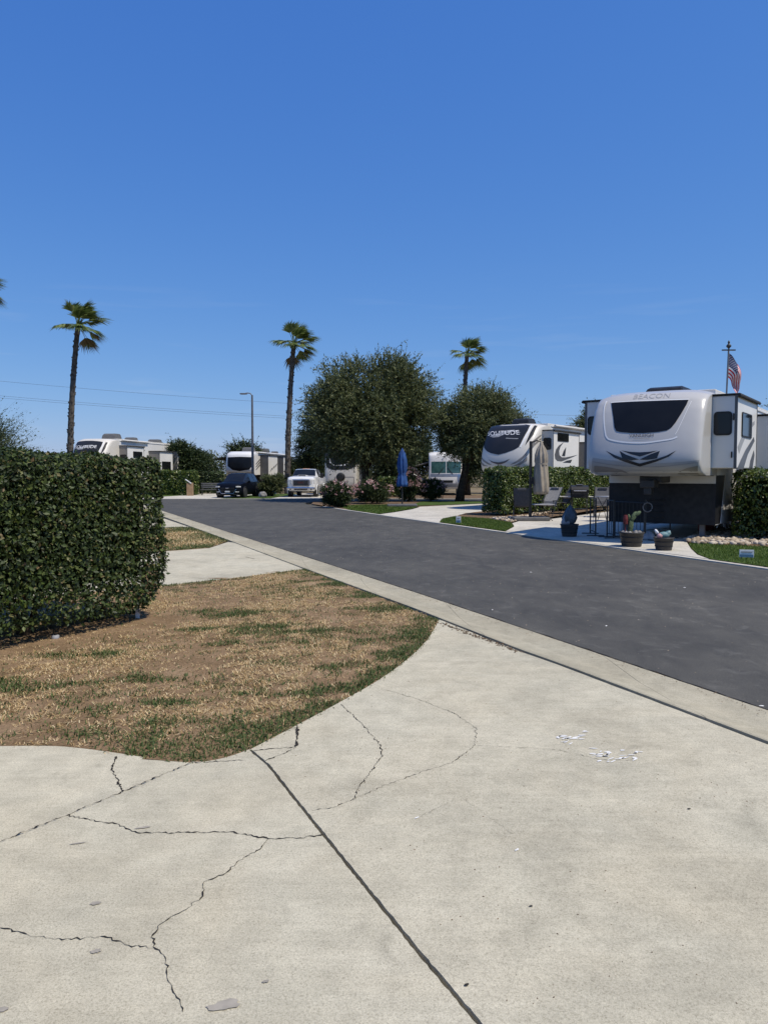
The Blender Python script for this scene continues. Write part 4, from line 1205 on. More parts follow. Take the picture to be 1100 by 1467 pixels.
class Trailer:
    def __init__(s, label, nose, heading, prof, W, L, nose_len, mats, D=0.5, bow=0.10, n=6, z0=0.55, cat='trailer', name='fifth_wheel_trailer', corner_drop=0.10, group=None):
        s.root = empty(name, (nose[0], nose[1], 0), -heading, label, cat, group)
        s.hw = W / 2; s.L = L; s.prof = prof; s.D = D; s.bow = bow; s.n = n; s.z0 = z0; s.nl = nose_len
        s.zb = prof[0][1]; s.roof = prof[-1][1]
        s.mw = Matrix.Translation((nose[0], nose[1], 0)) @ Matrix.Rotation(-heading, 4, 'Z')
        s.inv = s.mw.inverted()
        s.pz = np.array([p[1] for p in prof]); s.py = np.array([p[0] for p in prof])
        s.cd = corner_drop
        s.mats = mats
        s.cap(); s.shell()
    def yp(s, z): return float(np.interp(z, s.pz, s.py))
    def back(s, x):
        u = min(abs(x) / s.hw, 0.99999)
        return s.D * (1 - (1 - u ** s.n) ** (1 / s.n)) + s.bow * u * u
    def surf(s, x, z): return s.yp(z) + s.back(x)
    def cap(s):
        us = [0, .12, .25, .38, .5, .6, .7, .78, .85, .9, .94, .965, .985, .995, 1.0]
        us = [-u for u in us[::-1]][:-1] + us
        # refine the profile
        rows = []
        pr = s.prof
        for i in range(len(pr) - 1):
            for k in range(4):
                t = k / 4
                p0 = pr[max(i - 1, 0)]; p1 = pr[i]; p2 = pr[i + 1]; p3 = pr[min(i + 2, len(pr) - 1)]
                y = 0.5 * (2 * p1[0] + (p2[0] - p0[0]) * t + (2 * p0[0] - 5 * p1[0] + 4 * p2[0] - p3[0]) * t * t + (3 * p1[0] - p0[0] - 3 * p2[0] + p3[0]) * t ** 3)
                z = p1[1] + (p2[1] - p1[1]) * t
                rows.append((y, z))
        rows.append(pr[-1])
        s.py = np.array([r_[0] for r_ in rows]); s.pz = np.array([r_[1] for r_ in rows])
        vs_, fs_ = [], []
        yb = max(r_[0] for r_ in rows) + 0.45 + s.D
        s.yb = yb
        for (y, z) in rows:
            tz = max(0.0, (z - (s.roof - 0.55)) / 0.55)
            line = []
            for u in us:
                x = s.hw * u
                zz = z - s.cd * tz * abs(u) ** 5
                line.append((x, min(y + s.back(x), yb - 0.02), zz))
            line = [(-s.hw, yb, line[0][2])] + line + [(s.hw, yb, line[-1][2])]
            vs_ += line
        k = len(us) + 2
        for i in range(len(rows) - 1):
            for j in range(k - 1):
                fs_.append((i * k + j, i * k + j + 1, (i + 1) * k + j + 1, (i + 1) * k + j))
        # underside and top closing strips
        b = len(vs_)
        vs_ += [(x, yb, rows[0][1]) for x in [-s.hw] + [s.hw * u for u in us] + [s.hw]]
        for j in range(k - 1): fs_.append((b + j, b + j + 1, j + 1, j))
        b2 = len(vs_); last = (len(rows) - 1) * k
        vs_ += [(vs_[last + j][0], yb, vs_[last + j][2]) for j in range(k)]
        for j in range(k - 1): fs_.append((last + j, last + j + 1, b2 + j + 1, b2 + j))
        mb = MB().add(vs_, fs_)
        s.cap_o = mb.build('front_cap', s.mats['cap'], s.root, True)
        smooth_angle(s.cap_o, 50)
    def shell(s):
        hw = s.hw - 0.004
        prof = [(s.yb - 0.35, s.zb + 0.02), (s.nl, s.zb + 0.02), (s.nl, s.z0), (s.L, s.z0), (s.L, s.roof - 0.1), (s.L - 0.03, s.roof - 0.03), (s.yb - 0.35, s.roof - 0.03)]
        mb = MB().prism(prof, -hw, hw)
        mb.v = [(p[2], p[0], p[1]) for p in mb.v]
        o = mb.build('body', s.mats['side'], s.root)
        bm_ = bmesh.new(); bm_.from_mesh(o.data); bmesh.ops.recalc_face_normals(bm_, faces=bm_.faces[:]); bm_.to_mesh(o.data); bm_.free()
        s.body = o
        MB().box(-hw + .03, hw - .03, s.yb - 0.2, s.L - 0.05, s.roof - 0.028, s.roof + 0.03, 0.02).build('roof', 'roof_membrane', s.root)
        for sx in (-1, 1):
            MB().box(min(sx * hw, sx * (hw + .03)), max(sx * hw, sx * (hw + .03)), s.yb + 0.1, s.L, s.roof - 0.12, s.roof - 0.06, 0.008).build('gutter_rail', 'panel_white', s.root)
            for yy in (s.L * 0.67, s.L * 0.67 + 0.95):
                w = empty_part('wheel', s.root)
                m = Matrix.Translation((sx * (s.hw - 0.14), yy, 0.38)) @ Matrix.Rotation(math.pi / 2, 4, 'Y')
                MB().lathe([(0.22, -.11), (0.36, -.11), (0.38, -.07), (0.38, .07), (0.36, .11), (0.22, .11)], 22, m).build('tyre', 'rubber', w, True)
                MB().lathe([(0.05, -.09), (0.22, -.10), (0.22, .10), (0.05, .09)], 18, m).build('rim', 'alu', w)
            mb = MB()
            mb.box(sx * (s.hw - .35) - .06, sx * (s.hw - .35) + .06, s.nl + .25, s.nl + .37, 0.06, s.z0 + .3)
            mb.box(sx * (s.hw - .35) - .13, sx * (s.hw - .35) + .13, s.nl + .18, s.nl + .44, 0.03, 0.06)
            mb.build('landing_leg', 'galv', s.root)
    def loc_ray(s, px, py):
        d = ray(px, py)
        o = s.inv @ CAMP
        return o, (s.inv.to_3x3() @ d)
    def cap_px(s, px, py):
        o, d = s.loc_ray(px, py)
        y = 0.2
        for _ in range(12):
            t = (y - o.y) / d.y
            x, z = o.x + d.x * t, o.z + d.z * t
            y = s.surf(max(-s.hw * .995, min(s.hw * .995, x)), z)
        return (max(-s.hw * .99, min(s.hw * .99, x)), z)
    def side_px(s, px, py, x0):
        o, d = s.loc_ray(px, py); t = (x0 - o.x) / d.x
        return (o.y + d.y * t, o.z + d.z * t)
    def front_px(s, px, py, y0):
        o, d = s.loc_ray(px, py); t = (y0 - o.y) / d.y
        return (o.x + d.x * t, o.z + d.z * t)
    def decal(s, name, material, pxpts, off=0.006, step=0.07, parent=None):
        pts = [s.cap_px(*p) for p in pxpts]
        return drape(name, material, parent or s.cap_o, pts, [tuple(range(len(pts)))], s.surf, off, step)
    def decal_line(s, name, material, pxpts, w, off=0.007, closed=False):
        pts = smooth_line([s.cap_px(*p) for p in pxpts], 6)
        q = [V2(p) for p in pts]; n = len(q); vs_ = []
        for i in range(n):
            d = (q[min(i + 1, n - 1)] - q[max(i - 1, 0)]).normalized(); nn = Vector((-d.y, d.x)) * w / 2
            vs_ += [tuple(q[i] + nn), tuple(q[i] - nn)]
        fs_ = [(2 * i, 2 * i + 1, 2 * i + 3, 2 * i + 2) for i in range(n - 1)]
        return drape(name, material, s.cap_o, vs_, fs_, s.surf, off, 0.06)
    def text(s, name, material, body, p_bl, p_br, p_tl, shear=0.0, off=0.008, parent=None):
        """fit lettering to three pixel corners on the cap"""
        a, b_, c = [Vector(s.cap_px(*p)) for p in (p_bl, p_br, p_tl)]
        v2, f2 = text_geo(body, shear)
        pts = [tuple(a + (b_ - a) * x + (c - a) * y) for x, y in v2]
        return drape(name, material, parent or s.cap_o, pts, f2, s.surf, off, 0.15)
    def slide(s, side, y0, y1, z0, z1, depth, material, front_mat=None):
        xa, xb = side * (s.hw - 0.02), side * (s.hw + depth)
        x0, x1 = min(xa, xb), max(xa, xb)
        o = MB().box(x0, x1, y0, y1, z0, z1, 0.025).build('slide_out', material, s.root)
        # trim flange and topper awning
        xo = xb
        for yy in (y0 - .004, y1 - .026):
            a0, a1 = sorted((xo - side * .05, xo + side * .012))
            MB().box(a0, a1, yy, yy + .03, z0 - .01, z1 + .01).build('corner_trim', 'decal_charcoal', o)
        a0, a1 = sorted((xo - side * .0, xo + side * .06))
        MB().box(min(xa, xo + side * .07), max(xa, xo + side * .07), y0 - .05, y1 + .05, z1 + .012, z1 + .045, 0.01).build('slide_topper', 'canvas_black', o)
        MB().tube([(xo + side * .05, y0 - .06, z1 + .0), (xo + side * .05, y1 + .06, z1 + .0)], 0.035, 8).build('topper_roll', 'canvas_black', o)
        return o
    def ac(s, y, w=0.72, l=0.95, h=0.30, x=0.0, material='plastic_grey'):
        prof = [(y - l * .5, 0.02), (y - l * .42, h * .72), (y - l * .25, h), (y + l * .42, h), (y + l * .5, h * .6), (y + l * .5, 0.02)]
        mb = MB().prism(prof, -w / 2, w / 2)
        mb.v = [(x + p[2] * (1 - 0.16 * (p[1] / h) ** 2), p[0], s.roof + p[1]) for p in mb.v]
        o = mb.build('air_conditioner', material, s.root)
        bm_ = bmesh.new(); bm_.from_mesh(o.data); bmesh.ops.recalc_face_normals(bm_, faces=bm_.faces[:])
        bmesh.ops.bevel(bm_, geom=bm_.edges[:], offset=0.03, segments=2, affect='EDGES'); bm_.to_mesh(o.data); bm_.free()
        return o
    def window_side(s, side, x, y0, y1, z0, z1, parent, r=0.07):
        f = plate('window', 'plastic_black', s.root, 'x', x, rrect(y0, y1, z0, z1, r), side * 0.018)
        plate('pane', 'glass', f, 'x', x + side * 0.019, rrect(y0 + .035, y1 - .035, z0 + .035, z1 - .035, r * .8), side * 0.006)
        return f
    def window_front(s, y, x0, x1, z0, z1, parent, r=0.08):
        f = plate('window', 'plastic_black', s.root, 'y', y, rrect(x0, x1, z0, z1, r), -0.018)
        plate('pane', 'glass', f, 'y', y - 0.019, rrect(x0 + .035, x1 - .035, z0 + .035, z1 - .035, r * .8), -0.006)
        return f
    def side_decal(s, name, material, pxpts, x, th=0.004, parent=None, smooth=0):
        pts = [s.side_px(*p, x) for p in pxpts]
        if smooth: pts = smooth_line(pts + [pts[0]], smooth)[:-1]
        return plate(name, material, parent or s.body, 'x', x, pts, th)

def empty_part(name, parent):
    o = bpy.data.objects.new(name, None); o.empty_display_size = 0.1
    return link(o, parent)

# ---------------------------------------------------------------- silver trailer on the right
Bl = P(846, 650, 18.05)      # left and right ends of the nose on the photograph
Bn = (5.85, 17.50)
B = Trailer('large silver and white trailer facing the road with BEACON across its nose', Bn, TH,
            [(.50, 1.60), (.20, 1.66), (.04, 1.80), (0, 1.98), (.05, 2.25), (.15, 2.55), (.28, 2.85), (.44, 3.15), (.60, 3.38), (.82, 3.54), (1.15, 3.62)],
            2.58, 12.4, 1.8, {'cap': 'pearl', 'side': 'panel_white'}, D=0.30, bow=0.10, n=7, z0=0.40)
z1 = lambda x, y: (820 + x / 3.929, 480 + y / 3.929)
# upper white brow and the tucked grey chin
gl = B.decal('windscreen', 'glass_soft', [z1(*p) for p in [(218, 382), (330, 376), (440, 372), (550, 368), (651, 365), (640, 392), (612, 440), (580, 490), (556, 520), (530, 536), (480, 545), (400, 551), (330, 551), (270, 546), (245, 540), (235, 520), (228, 460)]], 0.010, 0.06)
B.decal_line('windscreen_trim', 'gel_white', [z1(*p) for p in [(215, 379), (330, 372), (440, 368), (550, 364), (655, 361)]], 0.020)
B.decal_line('accent_line', 'gel_white', [z1(*p) for p in [(192, 372), (178, 410), (176, 480), (182, 540), (190, 572), (215, 590), (300, 604), (400, 606), (500, 594), (560, 584), (588, 572)]], 0.034)
B.decal_line('accent_line', 'gel_white', [z1(*p) for p in [(668, 372), (640, 430), (612, 490), (588, 540), (575, 560)]], 0.012)
B.decal('chin_panel', 'panel_grey', [z1(*p) for p in [(112, 690), (200, 704), (300, 716), (380, 722), (470, 722), (560, 718), (640, 711), (712, 704), (716, 790), (640, 794), (500, 796), (300, 792), (130, 784)]], 0.005, 0.06)
B.decal_line('chin_stripe', 'decal_silver', [z1(*p) for p in [(112, 712), (200, 728), (300, 738), (380, 742), (480, 742), (600, 730), (706, 716)]], 0.018, 0.009)
B.decal('grey_corner', 'panel_taupe', [z1(*p) for p in [(600, 768), (640, 750), (705, 735), (716, 788), (650, 792), (590, 792)]], 0.009, 0.06)
B.decal('grey_corner', 'panel_taupe', [z1(*p) for p in [(122, 735), (190, 742), (280, 760), (310, 775), (240, 785), (130, 780)]], 0.009, 0.06)
for pts in [[(187, 651), (240, 677), (300, 699), (376, 724), (470, 699), (530, 677), (583, 650), (540, 685), (470, 713), (378, 741), (290, 713), (235, 691)],
            [(264, 652), (300, 673), (374, 700), (330, 706), (280, 695), (288, 682)],
            [(272, 649), (320, 657), (375, 660), (430, 657), (478, 650), (430, 668), (378, 684), (325, 670)],
            [(490, 652), (468, 674), (474, 694), (420, 703), (376, 701), (440, 670)]]:
    B.decal('chevron', 'decal_black', [z1(*p) for p in pts], 0.011, 0.08)
B.text('lettering', 'panel_grey', 'BEACON', z1(340, 360), z1(553, 352), z1(342, 335), 0.25, 0.011)
B.text('lettering', 'decal_charcoal', 'VANLEIGH', z1(318, 576), z1(454, 572), z1(318, 558), 0.0, 0.011)
B.text('lettering', 'panel_grey', 'RECREATIONAL', z1(342, 584), z1(434, 581), z1(342, 579), 0.0, 0.011) if False else None
B.decal_line('lettering_rule', 'panel_grey', [z1(342, 582), z1(390, 582), z1(434, 580)], 0.010, 0.011)
# bulkhead below the nose
y_f = B.nl
MB().box(-B.hw + .001, B.hw - .001, y_f - .015, y_f + .02, 0.40, 1.40).build('black_bulkhead', 'plastic_black', B.root)
MB().box(-B.hw + .001, B.hw - .001, y_f - .018, y_f + .02, 1.405, 1.605).build('bulkhead_band', 'panel_cream', B.root)
MB().box(-B.hw + .05, B.hw - .05, B.yb - .1, y_f - .02, 1.585, 1.618).build('nose_floor', 'plastic_black', B.root)
pin = MB().box(-.26, .26, .9, 1.7, 1.42, 1.60, .03).box(-.17, .17, .62, 1.05, 1.30, 1.50, .03).box(-.09, .09, .68, .88, 1.14, 1.32, .02)
pin.build('pin_box', 'black_metal', B.root)
# slides
yb0 = B.side_px(1019, 620, B.hw)[0]
dep = B.front_px(1054.5, 620, yb0)[0] - B.hw
yb1 = B.side_px(1083, 620, B.hw + dep)[0]
zs0, zs1 = B.front_px(1036, 671, yb0)[1], B.front_px(1036, 567, yb0)[1]
sl = B.slide(1, yb0, yb1, zs0, zs1, dep, 'panel_white')
xw0, zw0 = B.front_px(1021.5, 624, yb0); xw1, zw1 = B.front_px(1048.5, 589, yb0)
B.window_front(yb0 - .002, xw0, xw1, zw0, zw1, sl)
for (px_, py0, py1) in [(1049.5, 592, 602), (1046.5, 647, 656)]:
    q0 = B.front_px(px_, py1, yb0); q1 = B.front_px(px_ + 2.0, py0, yb0)
    plate('marker_light', 'plastic_black', sl, 'y', yb0 - .002, rrect(q0[0], q1[0], q0[1], q1[1], .01), -0.03)
ws0 = B.side_px(1061, 628, B.hw + dep); ws1 = B.side_px(1076, 591, B.hw + dep)
B.window_side(1, B.hw + dep + .001, ws0[0], ws1[0], zw0 - .02, zw1 + .02, sl)
xo = B.hw + dep
for pts in [[(1055, 672), (1060, 660), (1067, 645), (1079, 626), (1080, 632), (1070, 652), (1064, 672)], [(1072, 672), (1074, 660), (1079, 645), (1080, 652), (1077, 672)]]:
    B.side_decal('swoosh', 'decal_charcoal', pts, xo + .002, .004, sl)
B.side_decal('swoosh', 'panel_grey', [(1056, 640), (1062, 625), (1069, 612), (1080, 603), (1080, 608), (1070, 620), (1063, 636), (1058, 650)], xo + .002, .003, sl)
sll = B.slide(-1, yb0 + .25, yb1 + .2, zs0, zs1 + .05, 0.55, 'panel_white')
qa = B.front_px(846, 623, yb0 + .25); qb = B.front_px(859, 596, yb0 + .25)
B.window_front(yb0 + .248, -B.hw - .48, -B.hw - .16, qa[1], qb[1], sll)
# rear slide and side graphics that show past the first slide
s2y = yb1 + 0.55
sl2 = B.slide(1, s2y + 0.0, s2y + 4.2, 0.95, 3.15, 0.85, 'panel_white')
for k_ in range(3):
    t0 = 0.9 + 0.5 * k_
    pts = [(s2y + .1 + .0, t0), (s2y + .5, t0 + .35), (s2y + 1.1, t0 + .62), (s2y + 1.9, t0 + .8), (s2y + 1.0, t0 + .74), (s2y + .4, t0 + .5), (s2y + .08, t0 + .25)]
    plate('swoosh', 'decal_charcoal', sl2, 'x', B.hw + .852, [(a, b_ + .1) for a, b_ in pts], .004)
# grey lower side and front corner stripes
plate('lower_side_panel', 'dark_cap', B.body, 'x', B.hw - .003, [(y_f + .0, .42), (y_f + .55, .42), (y_f + 1.0, 1.60), (y_f + .0, 1.60)], .006)
plate('lower_side_panel', 'panel_white', B.body, 'x', B.hw - .003, [(y_f + .60, .42), (y_f + 1.5, .42), (y_f + 1.6, 1.60), (y_f + 1.05, 1.60)], .006)
for dz in (0, .16):
    pts = [(B.yb - .55, 1.80 + dz), (B.yb - .55, 1.88 + dz), (yb0 - .02, 2.46 + dz), (yb0 - .02, 2.36 + dz)]
    plate('corner_stripe', 'panel_grey', B.body, 'x', B.hw + .001, pts, .005)
B.ac(2.9, 0.95, 1.3, 0.25, -0.1, 'plastic_black')
B.ac(7.2)
# flag staff on the roof side
fp = B.side_px(1040, 566, B.hw - .1)

# ---------------------------------------------------------------- dark nosed trailers (two of a kind)
PROF_S = [(y_, 1.66 + (z_ - 1.6) * 1.10) for y_, z_ in [(.42, 1.60), (.16, 1.68), (.03, 1.84), (0, 2.05), (.06, 2.35), (.18, 2.65), (.36, 2.95), (.58, 3.22), (.80, 3.42), (1.0, 3.54), (1.3, 3.60)]]
S = Trailer('dark nosed cream trailer lettered SOLITUDE behind the clipped hedge and beige umbrella', (5.17, 33.3), TH, PROF_S, 2.50, 12.0, 3.0, {'cap': 'panel_cream', 'side': 'panel_white'}, D=0.5, bow=0.18, n=5, z0=.55)
z2 = lambda x, y: (660 + x / 5.0, 560 + y / 5.0)
def solitude_face(T, zz):
    dk = T.decal('dark_nose_panel', 'dark_cap', [zz(*p) for p in [(206, 262), (260, 248), (330, 240), (400, 237), (468, 240), (498, 246), (478, 285), (452, 330), (430, 375), (415, 402), (380, 422), (320, 444), (268, 457), (215, 446), (186, 432), (166, 406), (164, 370), (172, 330), (186, 290)]], 0.009, 0.06)
    T.decal_line('pale_border', 'gel_white', [zz(*p) for p in [(198, 258), (180, 285), (164, 330), (155, 375), (156, 408)]], 0.07, 0.011)
    T.decal_line('pale_border', 'gel_white', [zz(*p) for p in [(512, 240), (488, 285), (462, 330), (440, 375), (424, 404)]], 0.07, 0.011)
    T.decal('side_dark_panel', 'dark_cap', [zz(*p) for p in [(528, 246), (548, 250), (522, 310), (492, 350), (460, 392), (470, 360), (500, 300)]], 0.008, 0.06)
    T.decal('side_dark_panel', 'decal_charcoal', [zz(*p) for p in [(136, 352), (146, 350), (145, 380), (150, 405), (140, 396), (134, 376)]], 0.008, 0.06)
    T.decal('chin_smile', 'decal_charcoal', [zz(*p) for p in [(194, 490), (230, 507), (270, 512), (310, 504), (354, 485), (322, 512), (285, 527), (262, 527), (228, 514)]], 0.009, 0.06)
    T.decal_line('chin_smile_rim', 'decal_red', [zz(*p) for p in [(215, 508), (262, 524), (300, 518), (330, 502)]], 0.012, 0.012)
    for pts in [[(116, 440), (140, 470), (175, 500), (222, 530), (196, 528), (160, 506), (128, 478), (115, 460)], [(116, 470), (135, 500), (170, 530), (195, 540), (160, 538), (128, 515)],
                [(478, 432), (440, 470), (400, 500), (352, 530), (385, 522), (430, 500), (474, 462)], [(476, 470), (440, 500), (400, 525), (372, 538), (420, 534), (474, 500)]]:
        T.decal('cheek_stripe', 'panel_taupe', [zz(*p) for p in pts], 0.009, 0.06)
    return dk
def sol_text(T, dk, bl, br, tl, d):
    T.decal('lettering_swash', 'decal_silver', d, 0.011, 0.06)
    T.text('lettering', 'gel_white', 'SOLITUDE', bl, br, tl, 0.18, 0.014)
dk = solitude_face(S, z2)
sol_text(S, dk, z2(193, 322), z2(428, 312), z2(195, 294), [z2(*p) for p in [(205, 325), (270, 300), (330, 282), (380, 278), (410, 288), (432, 300), (400, 292), (360, 292), (310, 312), (270, 330), (230, 334)]])
S.decal_line('lettering_rule', 'decal_silver', [z2(322, 338), z2(365, 341), z2(410, 342)], 0.035, 0.014)
def solitude_side(T, px):
    """px: dictionary of pixel columns of the near slide"""
    y0 = T.side_px(px['a'], px['m'], T.hw)[0]
    d_ = T.front_px(px['b'], px['m'], y0)[0] - T.hw
    y1 = T.side_px(px['c'], px['m'], T.hw + d_)[0]
    return y0, d_, y1
y0s, ds, y1s = solitude_side(S, {'a': 776.5, 'b': 792, 'c': 829, 'm': 640})
zlo, zhi = 1.50, S.front_px(784, 617, y0s)[1]
ss = S.slide(1, y0s, y1s, zlo, zhi, ds, 'panel_white')
plate('slide_front', 'panel_cream', ss, 'y', y0s - .001, [(S.hw, zlo), (S.hw + ds, zlo), (S.hw + ds, zhi), (S.hw, zhi)], -.006)
q0 = S.front_px(778, 644.5, y0s); q1 = S.front_px(789.5, 627, y0s)
S.window_front(y0s - .008, q0[0], q1[0], q0[1], q1[1], ss)
xo = S.hw + ds
q0 = S.side_px(798, 632, xo); q1 = S.side_px(814, 621.5, xo)
S.window_side(1, xo + .001, q0[0], q1[0], q0[1], q1[1], ss, .05)
S.side_decal('swoosh', 'decal_charcoal', [z2(*p) for p in [(735, 368), (700, 392), (680, 420), (671, 455), (674, 485), (690, 502), (720, 505), (760, 490), (800, 474), (835, 458), (790, 468), (750, 476), (722, 476), (705, 460), (702, 430), (712, 400)]], xo + .002, .004, ss)
S.side_decal('swoosh', 'decal_black', [z2(*p) for p in [(752, 402), (735, 430), (722, 466), (745, 468), (748, 440)]], xo + .002, .004, ss)
S.side_decal('swoosh', 'decal_black', [z2(*p) for p in [(728, 514), (755, 500), (795, 492), (785, 516)]], xo + .002, .004, ss)
S.slide(1, y1s + .7, y1s + 4.5, 0.9, 3.1, 0.75, 'panel_taupe')
MB().tube([(S.hw + .10, S.yb + .3, S.roof - .06), (S.hw + .10, S.L - 1.0, S.roof - .06)], 0.055, 8).build('awning_roll', 'panel_cream', S.root)
for pts in [[(498, 372), (530, 345), (565, 318), (575, 312), (575, 322), (545, 348), (510, 385)], [(492, 400), (530, 372), (575, 335), (575, 350), (540, 380), (500, 412)]]:
    S.side_decal('corner_stripe', 'panel_taupe', [z2(*p) for p in pts], S.hw + .002, .005)
S.ac(2.3, 0.8, 0.95, 0.30, -0.05, 'plastic_black')
S.ac(7.6, 0.72, .9, 0.26)
plate('vent_cover', 'panel_cream', S.root, 'y', 5.2, rrect(-.3, .3, S.roof + .02, S.roof + .18, .05), .5)

S2 = Trailer('dark nosed cream trailer lettered SOLITUDE behind the tall dark hedge, black awning open', (-19.95, 51.0), rad(8.0), [(y_, 1.66 + (z_ - 1.66) * 1.07) for y_, z_ in PROF_S], 2.50, 13.4, 3.0, {'cap': 'panel_cream', 'side': 'panel_white'}, D=0.5, bow=0.18, n=5, z0=.55)
z5 = lambda x, y: (0 + x / 3.929, 420 + y / 3.929)
def from_s(x, y):   # place the shared face artwork by mapping the first trailer's face onto this one
    a = S.cap_px(*z2(x, y))
    w = S2.mw @ Vector((a[0], S2.surf(a[0], a[1]), a[1]))
    v_ = w - CAMP
    f, u = v_.dot(CF), v_.dot(CU)
    return (CX + F_PX * v_.x / f, CY - F_PX * u / f)
dk = solitude_face(S2, from_s)
sol_text(S2, dk, from_s(193, 322), from_s(428, 312), from_s(195, 294), [from_s(*p) for p in [(205, 325), (270, 300), (330, 282), (380, 278), (410, 288), (432, 300), (400, 292), (360, 292), (310, 312), (270, 330), (230, 334)]])
y0s, ds, y1s = solitude_side(S2, {'a': 170, 'b': 181, 'c': 203, 'm': 645})
y0s = max(y0s, S2.yb + .05); ds = min(max(ds, .35), .7); y1s = y0s + 2.6
zhi = 3.55
ss = S2.slide(1, y0s, y1s, 1.5, zhi, ds, 'panel_white')
plate('slide_front', 'panel_taupe', ss, 'y', y0s - .001, [(S2.hw, 1.5), (S2.hw + ds, 1.5), (S2.hw + ds, zhi), (S2.hw, zhi)], -.006)
S2.window_front(y0s - .008, S2.hw + .06, S2.hw + ds - .04, 2.2, 2.95, ss)
S2.window_side(1, S2.hw + ds + .001, y0s + .9, y1s - .3, 2.75, 3.2, ss, .05)
ya = y0s + 4.6
s3 = S2.slide(1, ya, ya + 2.4, 1.0, 3.30, .85, 'panel_white')
plate('slide_front', 'panel_taupe', s3, 'y', ya - .001, [(S2.hw, 1.0), (S2.hw + .85, 1.0), (S2.hw + .85, 3.3), (S2.hw, 3.3)], -.006)
S2.window_side(1, S2.hw + .851, ya + .4, ya + 2.0, 1.6, 2.55, s3, .05)
s4 = S2.slide(1, ya + 3.0, S2.L - .1, 1.0, 3.34, .95, 'panel_white')
plate('slide_front', 'panel_taupe', s4, 'y', ya + 2.999, [(S2.hw, 1.0), (S2.hw + .95, 1.0), (S2.hw + .95, 3.34), (S2.hw, 3.34)], -.006)
S2.window_side(1, S2.hw + .951, ya + 3.3, min(ya + 4.2, S2.L - .3), 2.35, 2.85, s4, .05)
plate('swoosh', 'decal_charcoal', s4, 'x', S2.hw + .951, [(ya + 3.3, 2.0), (ya + 3.6, 1.8), (ya + 4.1, 2.0), (ya + 3.7, 1.92)], .005)
for k_, (a, h_) in enumerate([(y1s + .2, 3.0), (y1s + 1.3, 2.4)]):
    plate('swoosh', 'decal_charcoal', S2.body, 'x', S2.hw - .001, [(a, h_ - .5), (a + .7, h_ + .25), (a + 1.2, h_ + .42), (a + .8, h_ + .1), (a + .25, h_ - .5)], .006)
MB().tube([(S2.hw + .10, S2.yb + .3, S2.roof - .06), (S2.hw + .10, y1s + 1.8, S2.roof - .06)], 0.055, 8).build('awning_roll', 'panel_cream', S2.root)
S2.ac(2.6, 0.95, 1.1, 0.40, .55, 'plastic_grey'); S2.ac(5.6, 0.7, .9, 0.28, .5, 'plastic_grey'); S2.ac(9.4, 0.8, 1.0, .30, .6, 'plastic_grey')
lad = MB()
for xx in (.35, .75): lad.tube([(xx, S2.L + .02, 1.2), (xx, S2.L + .05, S2.roof), (xx, S2.L - .05, S2.roof + .32), (xx, S2.L - .35, S2.roof + .32), (xx, S2.L - .4, S2.roof)], .016, 6)
for k_ in range(7): lad.tube([(.35, S2.L + .03, 1.35 + .32 * k_), (.75, S2.L + .03, 1.35 + .32 * k_)], .013, 5)
lad.build('ladder', 'alu', S2.root)
# open awning on its far side
aw = MB().add([(-S2.hw, 1.3, 3.32), (-S2.hw, 7.0, 3.32), (-S2.hw - 2.3, 7.0, 2.72), (-S2.hw - 2.3, 1.3, 2.72), (-S2.hw, 1.3, 3.27), (-S2.hw, 7.0, 3.27), (-S2.hw - 2.3, 7.0, 2.67), (-S2.hw - 2.3, 1.3, 2.67)],
              [(0, 1, 2, 3), (7, 6, 5, 4), (0, 3, 7, 4), (1, 5, 6, 2), (3, 2, 6, 7), (0, 4, 5, 1)])
awo = aw.build('awning', 'canvas_black', S2.root)
for yy in (1.35, 6.95):
    MB().tube([(-S2.hw - .02, yy, 1.7), (-S2.hw - 1.2, yy, 2.45), (-S2.hw - 2.3, yy, 2.68)], .025, 6).build('awning_arm', 'black_metal', awo)
# cream belly stripe and skirt on both
for T in (S, S2):
    plate('lower_side_panel', 'panel_taupe', T.body, 'x', T.hw - .003, [(T.nl + .02, .56), (T.L - .05, .56), (T.L - .05, 1.05), (T.nl + .02, 1.05)], .005)

# ---------------------------------------------------------------- white trailer across the cross street
PROF_W = [(.60, 1.50), (.30, 1.60), (.08, 1.80), (0, 2.05), (.02, 2.4), (.06, 2.75), (.12, 3.05), (.22, 3.32), (.40, 3.50), (.75, 3.60)]
Wt = Trailer('white trailer with wide black nose window behind the dark car', (-12.95, 68.0), rad(7.5), PROF_W, 2.52, 12.6, 3.0, {'cap': 'gel_white', 'side': 'panel_white'}, D=0.35, bow=.12, n=6, z0=.55)
z4 = lambda x, y: (230 + x / 4.4, 540 + y / 4.4)
Wt.decal('windscreen', 'glass_soft', [z4(*p) for p in [(425, 506), (500, 503), (586, 506), (582, 560), (560, 584), (500, 594), (455, 586), (424, 562)]], .010, .08)
Wt.decal('chin_panel', 'plastic_black', [z4(*p) for p in [(410, 588), (440, 600), (500, 612), (550, 606), (600, 585), (600, 640), (410, 640)]], .008, .1) if False else None
MB().box(-Wt.hw + .03, Wt.hw - .03, Wt.nl - .02, Wt.nl + .02, .6, 1.5).build('black_bulkhead', 'plastic_black', Wt.root)
yw = Wt.side_px(373, 665, Wt.hw)[0]
yw = max(Wt.yb + .4, min(yw, 4.0))
sw = Wt.slide(1, yw, yw + 3.2, 1.0, 3.3, .75, 'panel_white')
plate('slide_front', 'decal_charcoal', sw, 'y', yw - .001, [(Wt.hw, 1.0), (Wt.hw + .75, 1.0), (Wt.hw + .75, 3.3), (Wt.hw, 3.3)], -.006)
sw2 = Wt.slide(1, yw + 4.6, yw + 8.4, 1.0, 3.3, .95, 'panel_white')
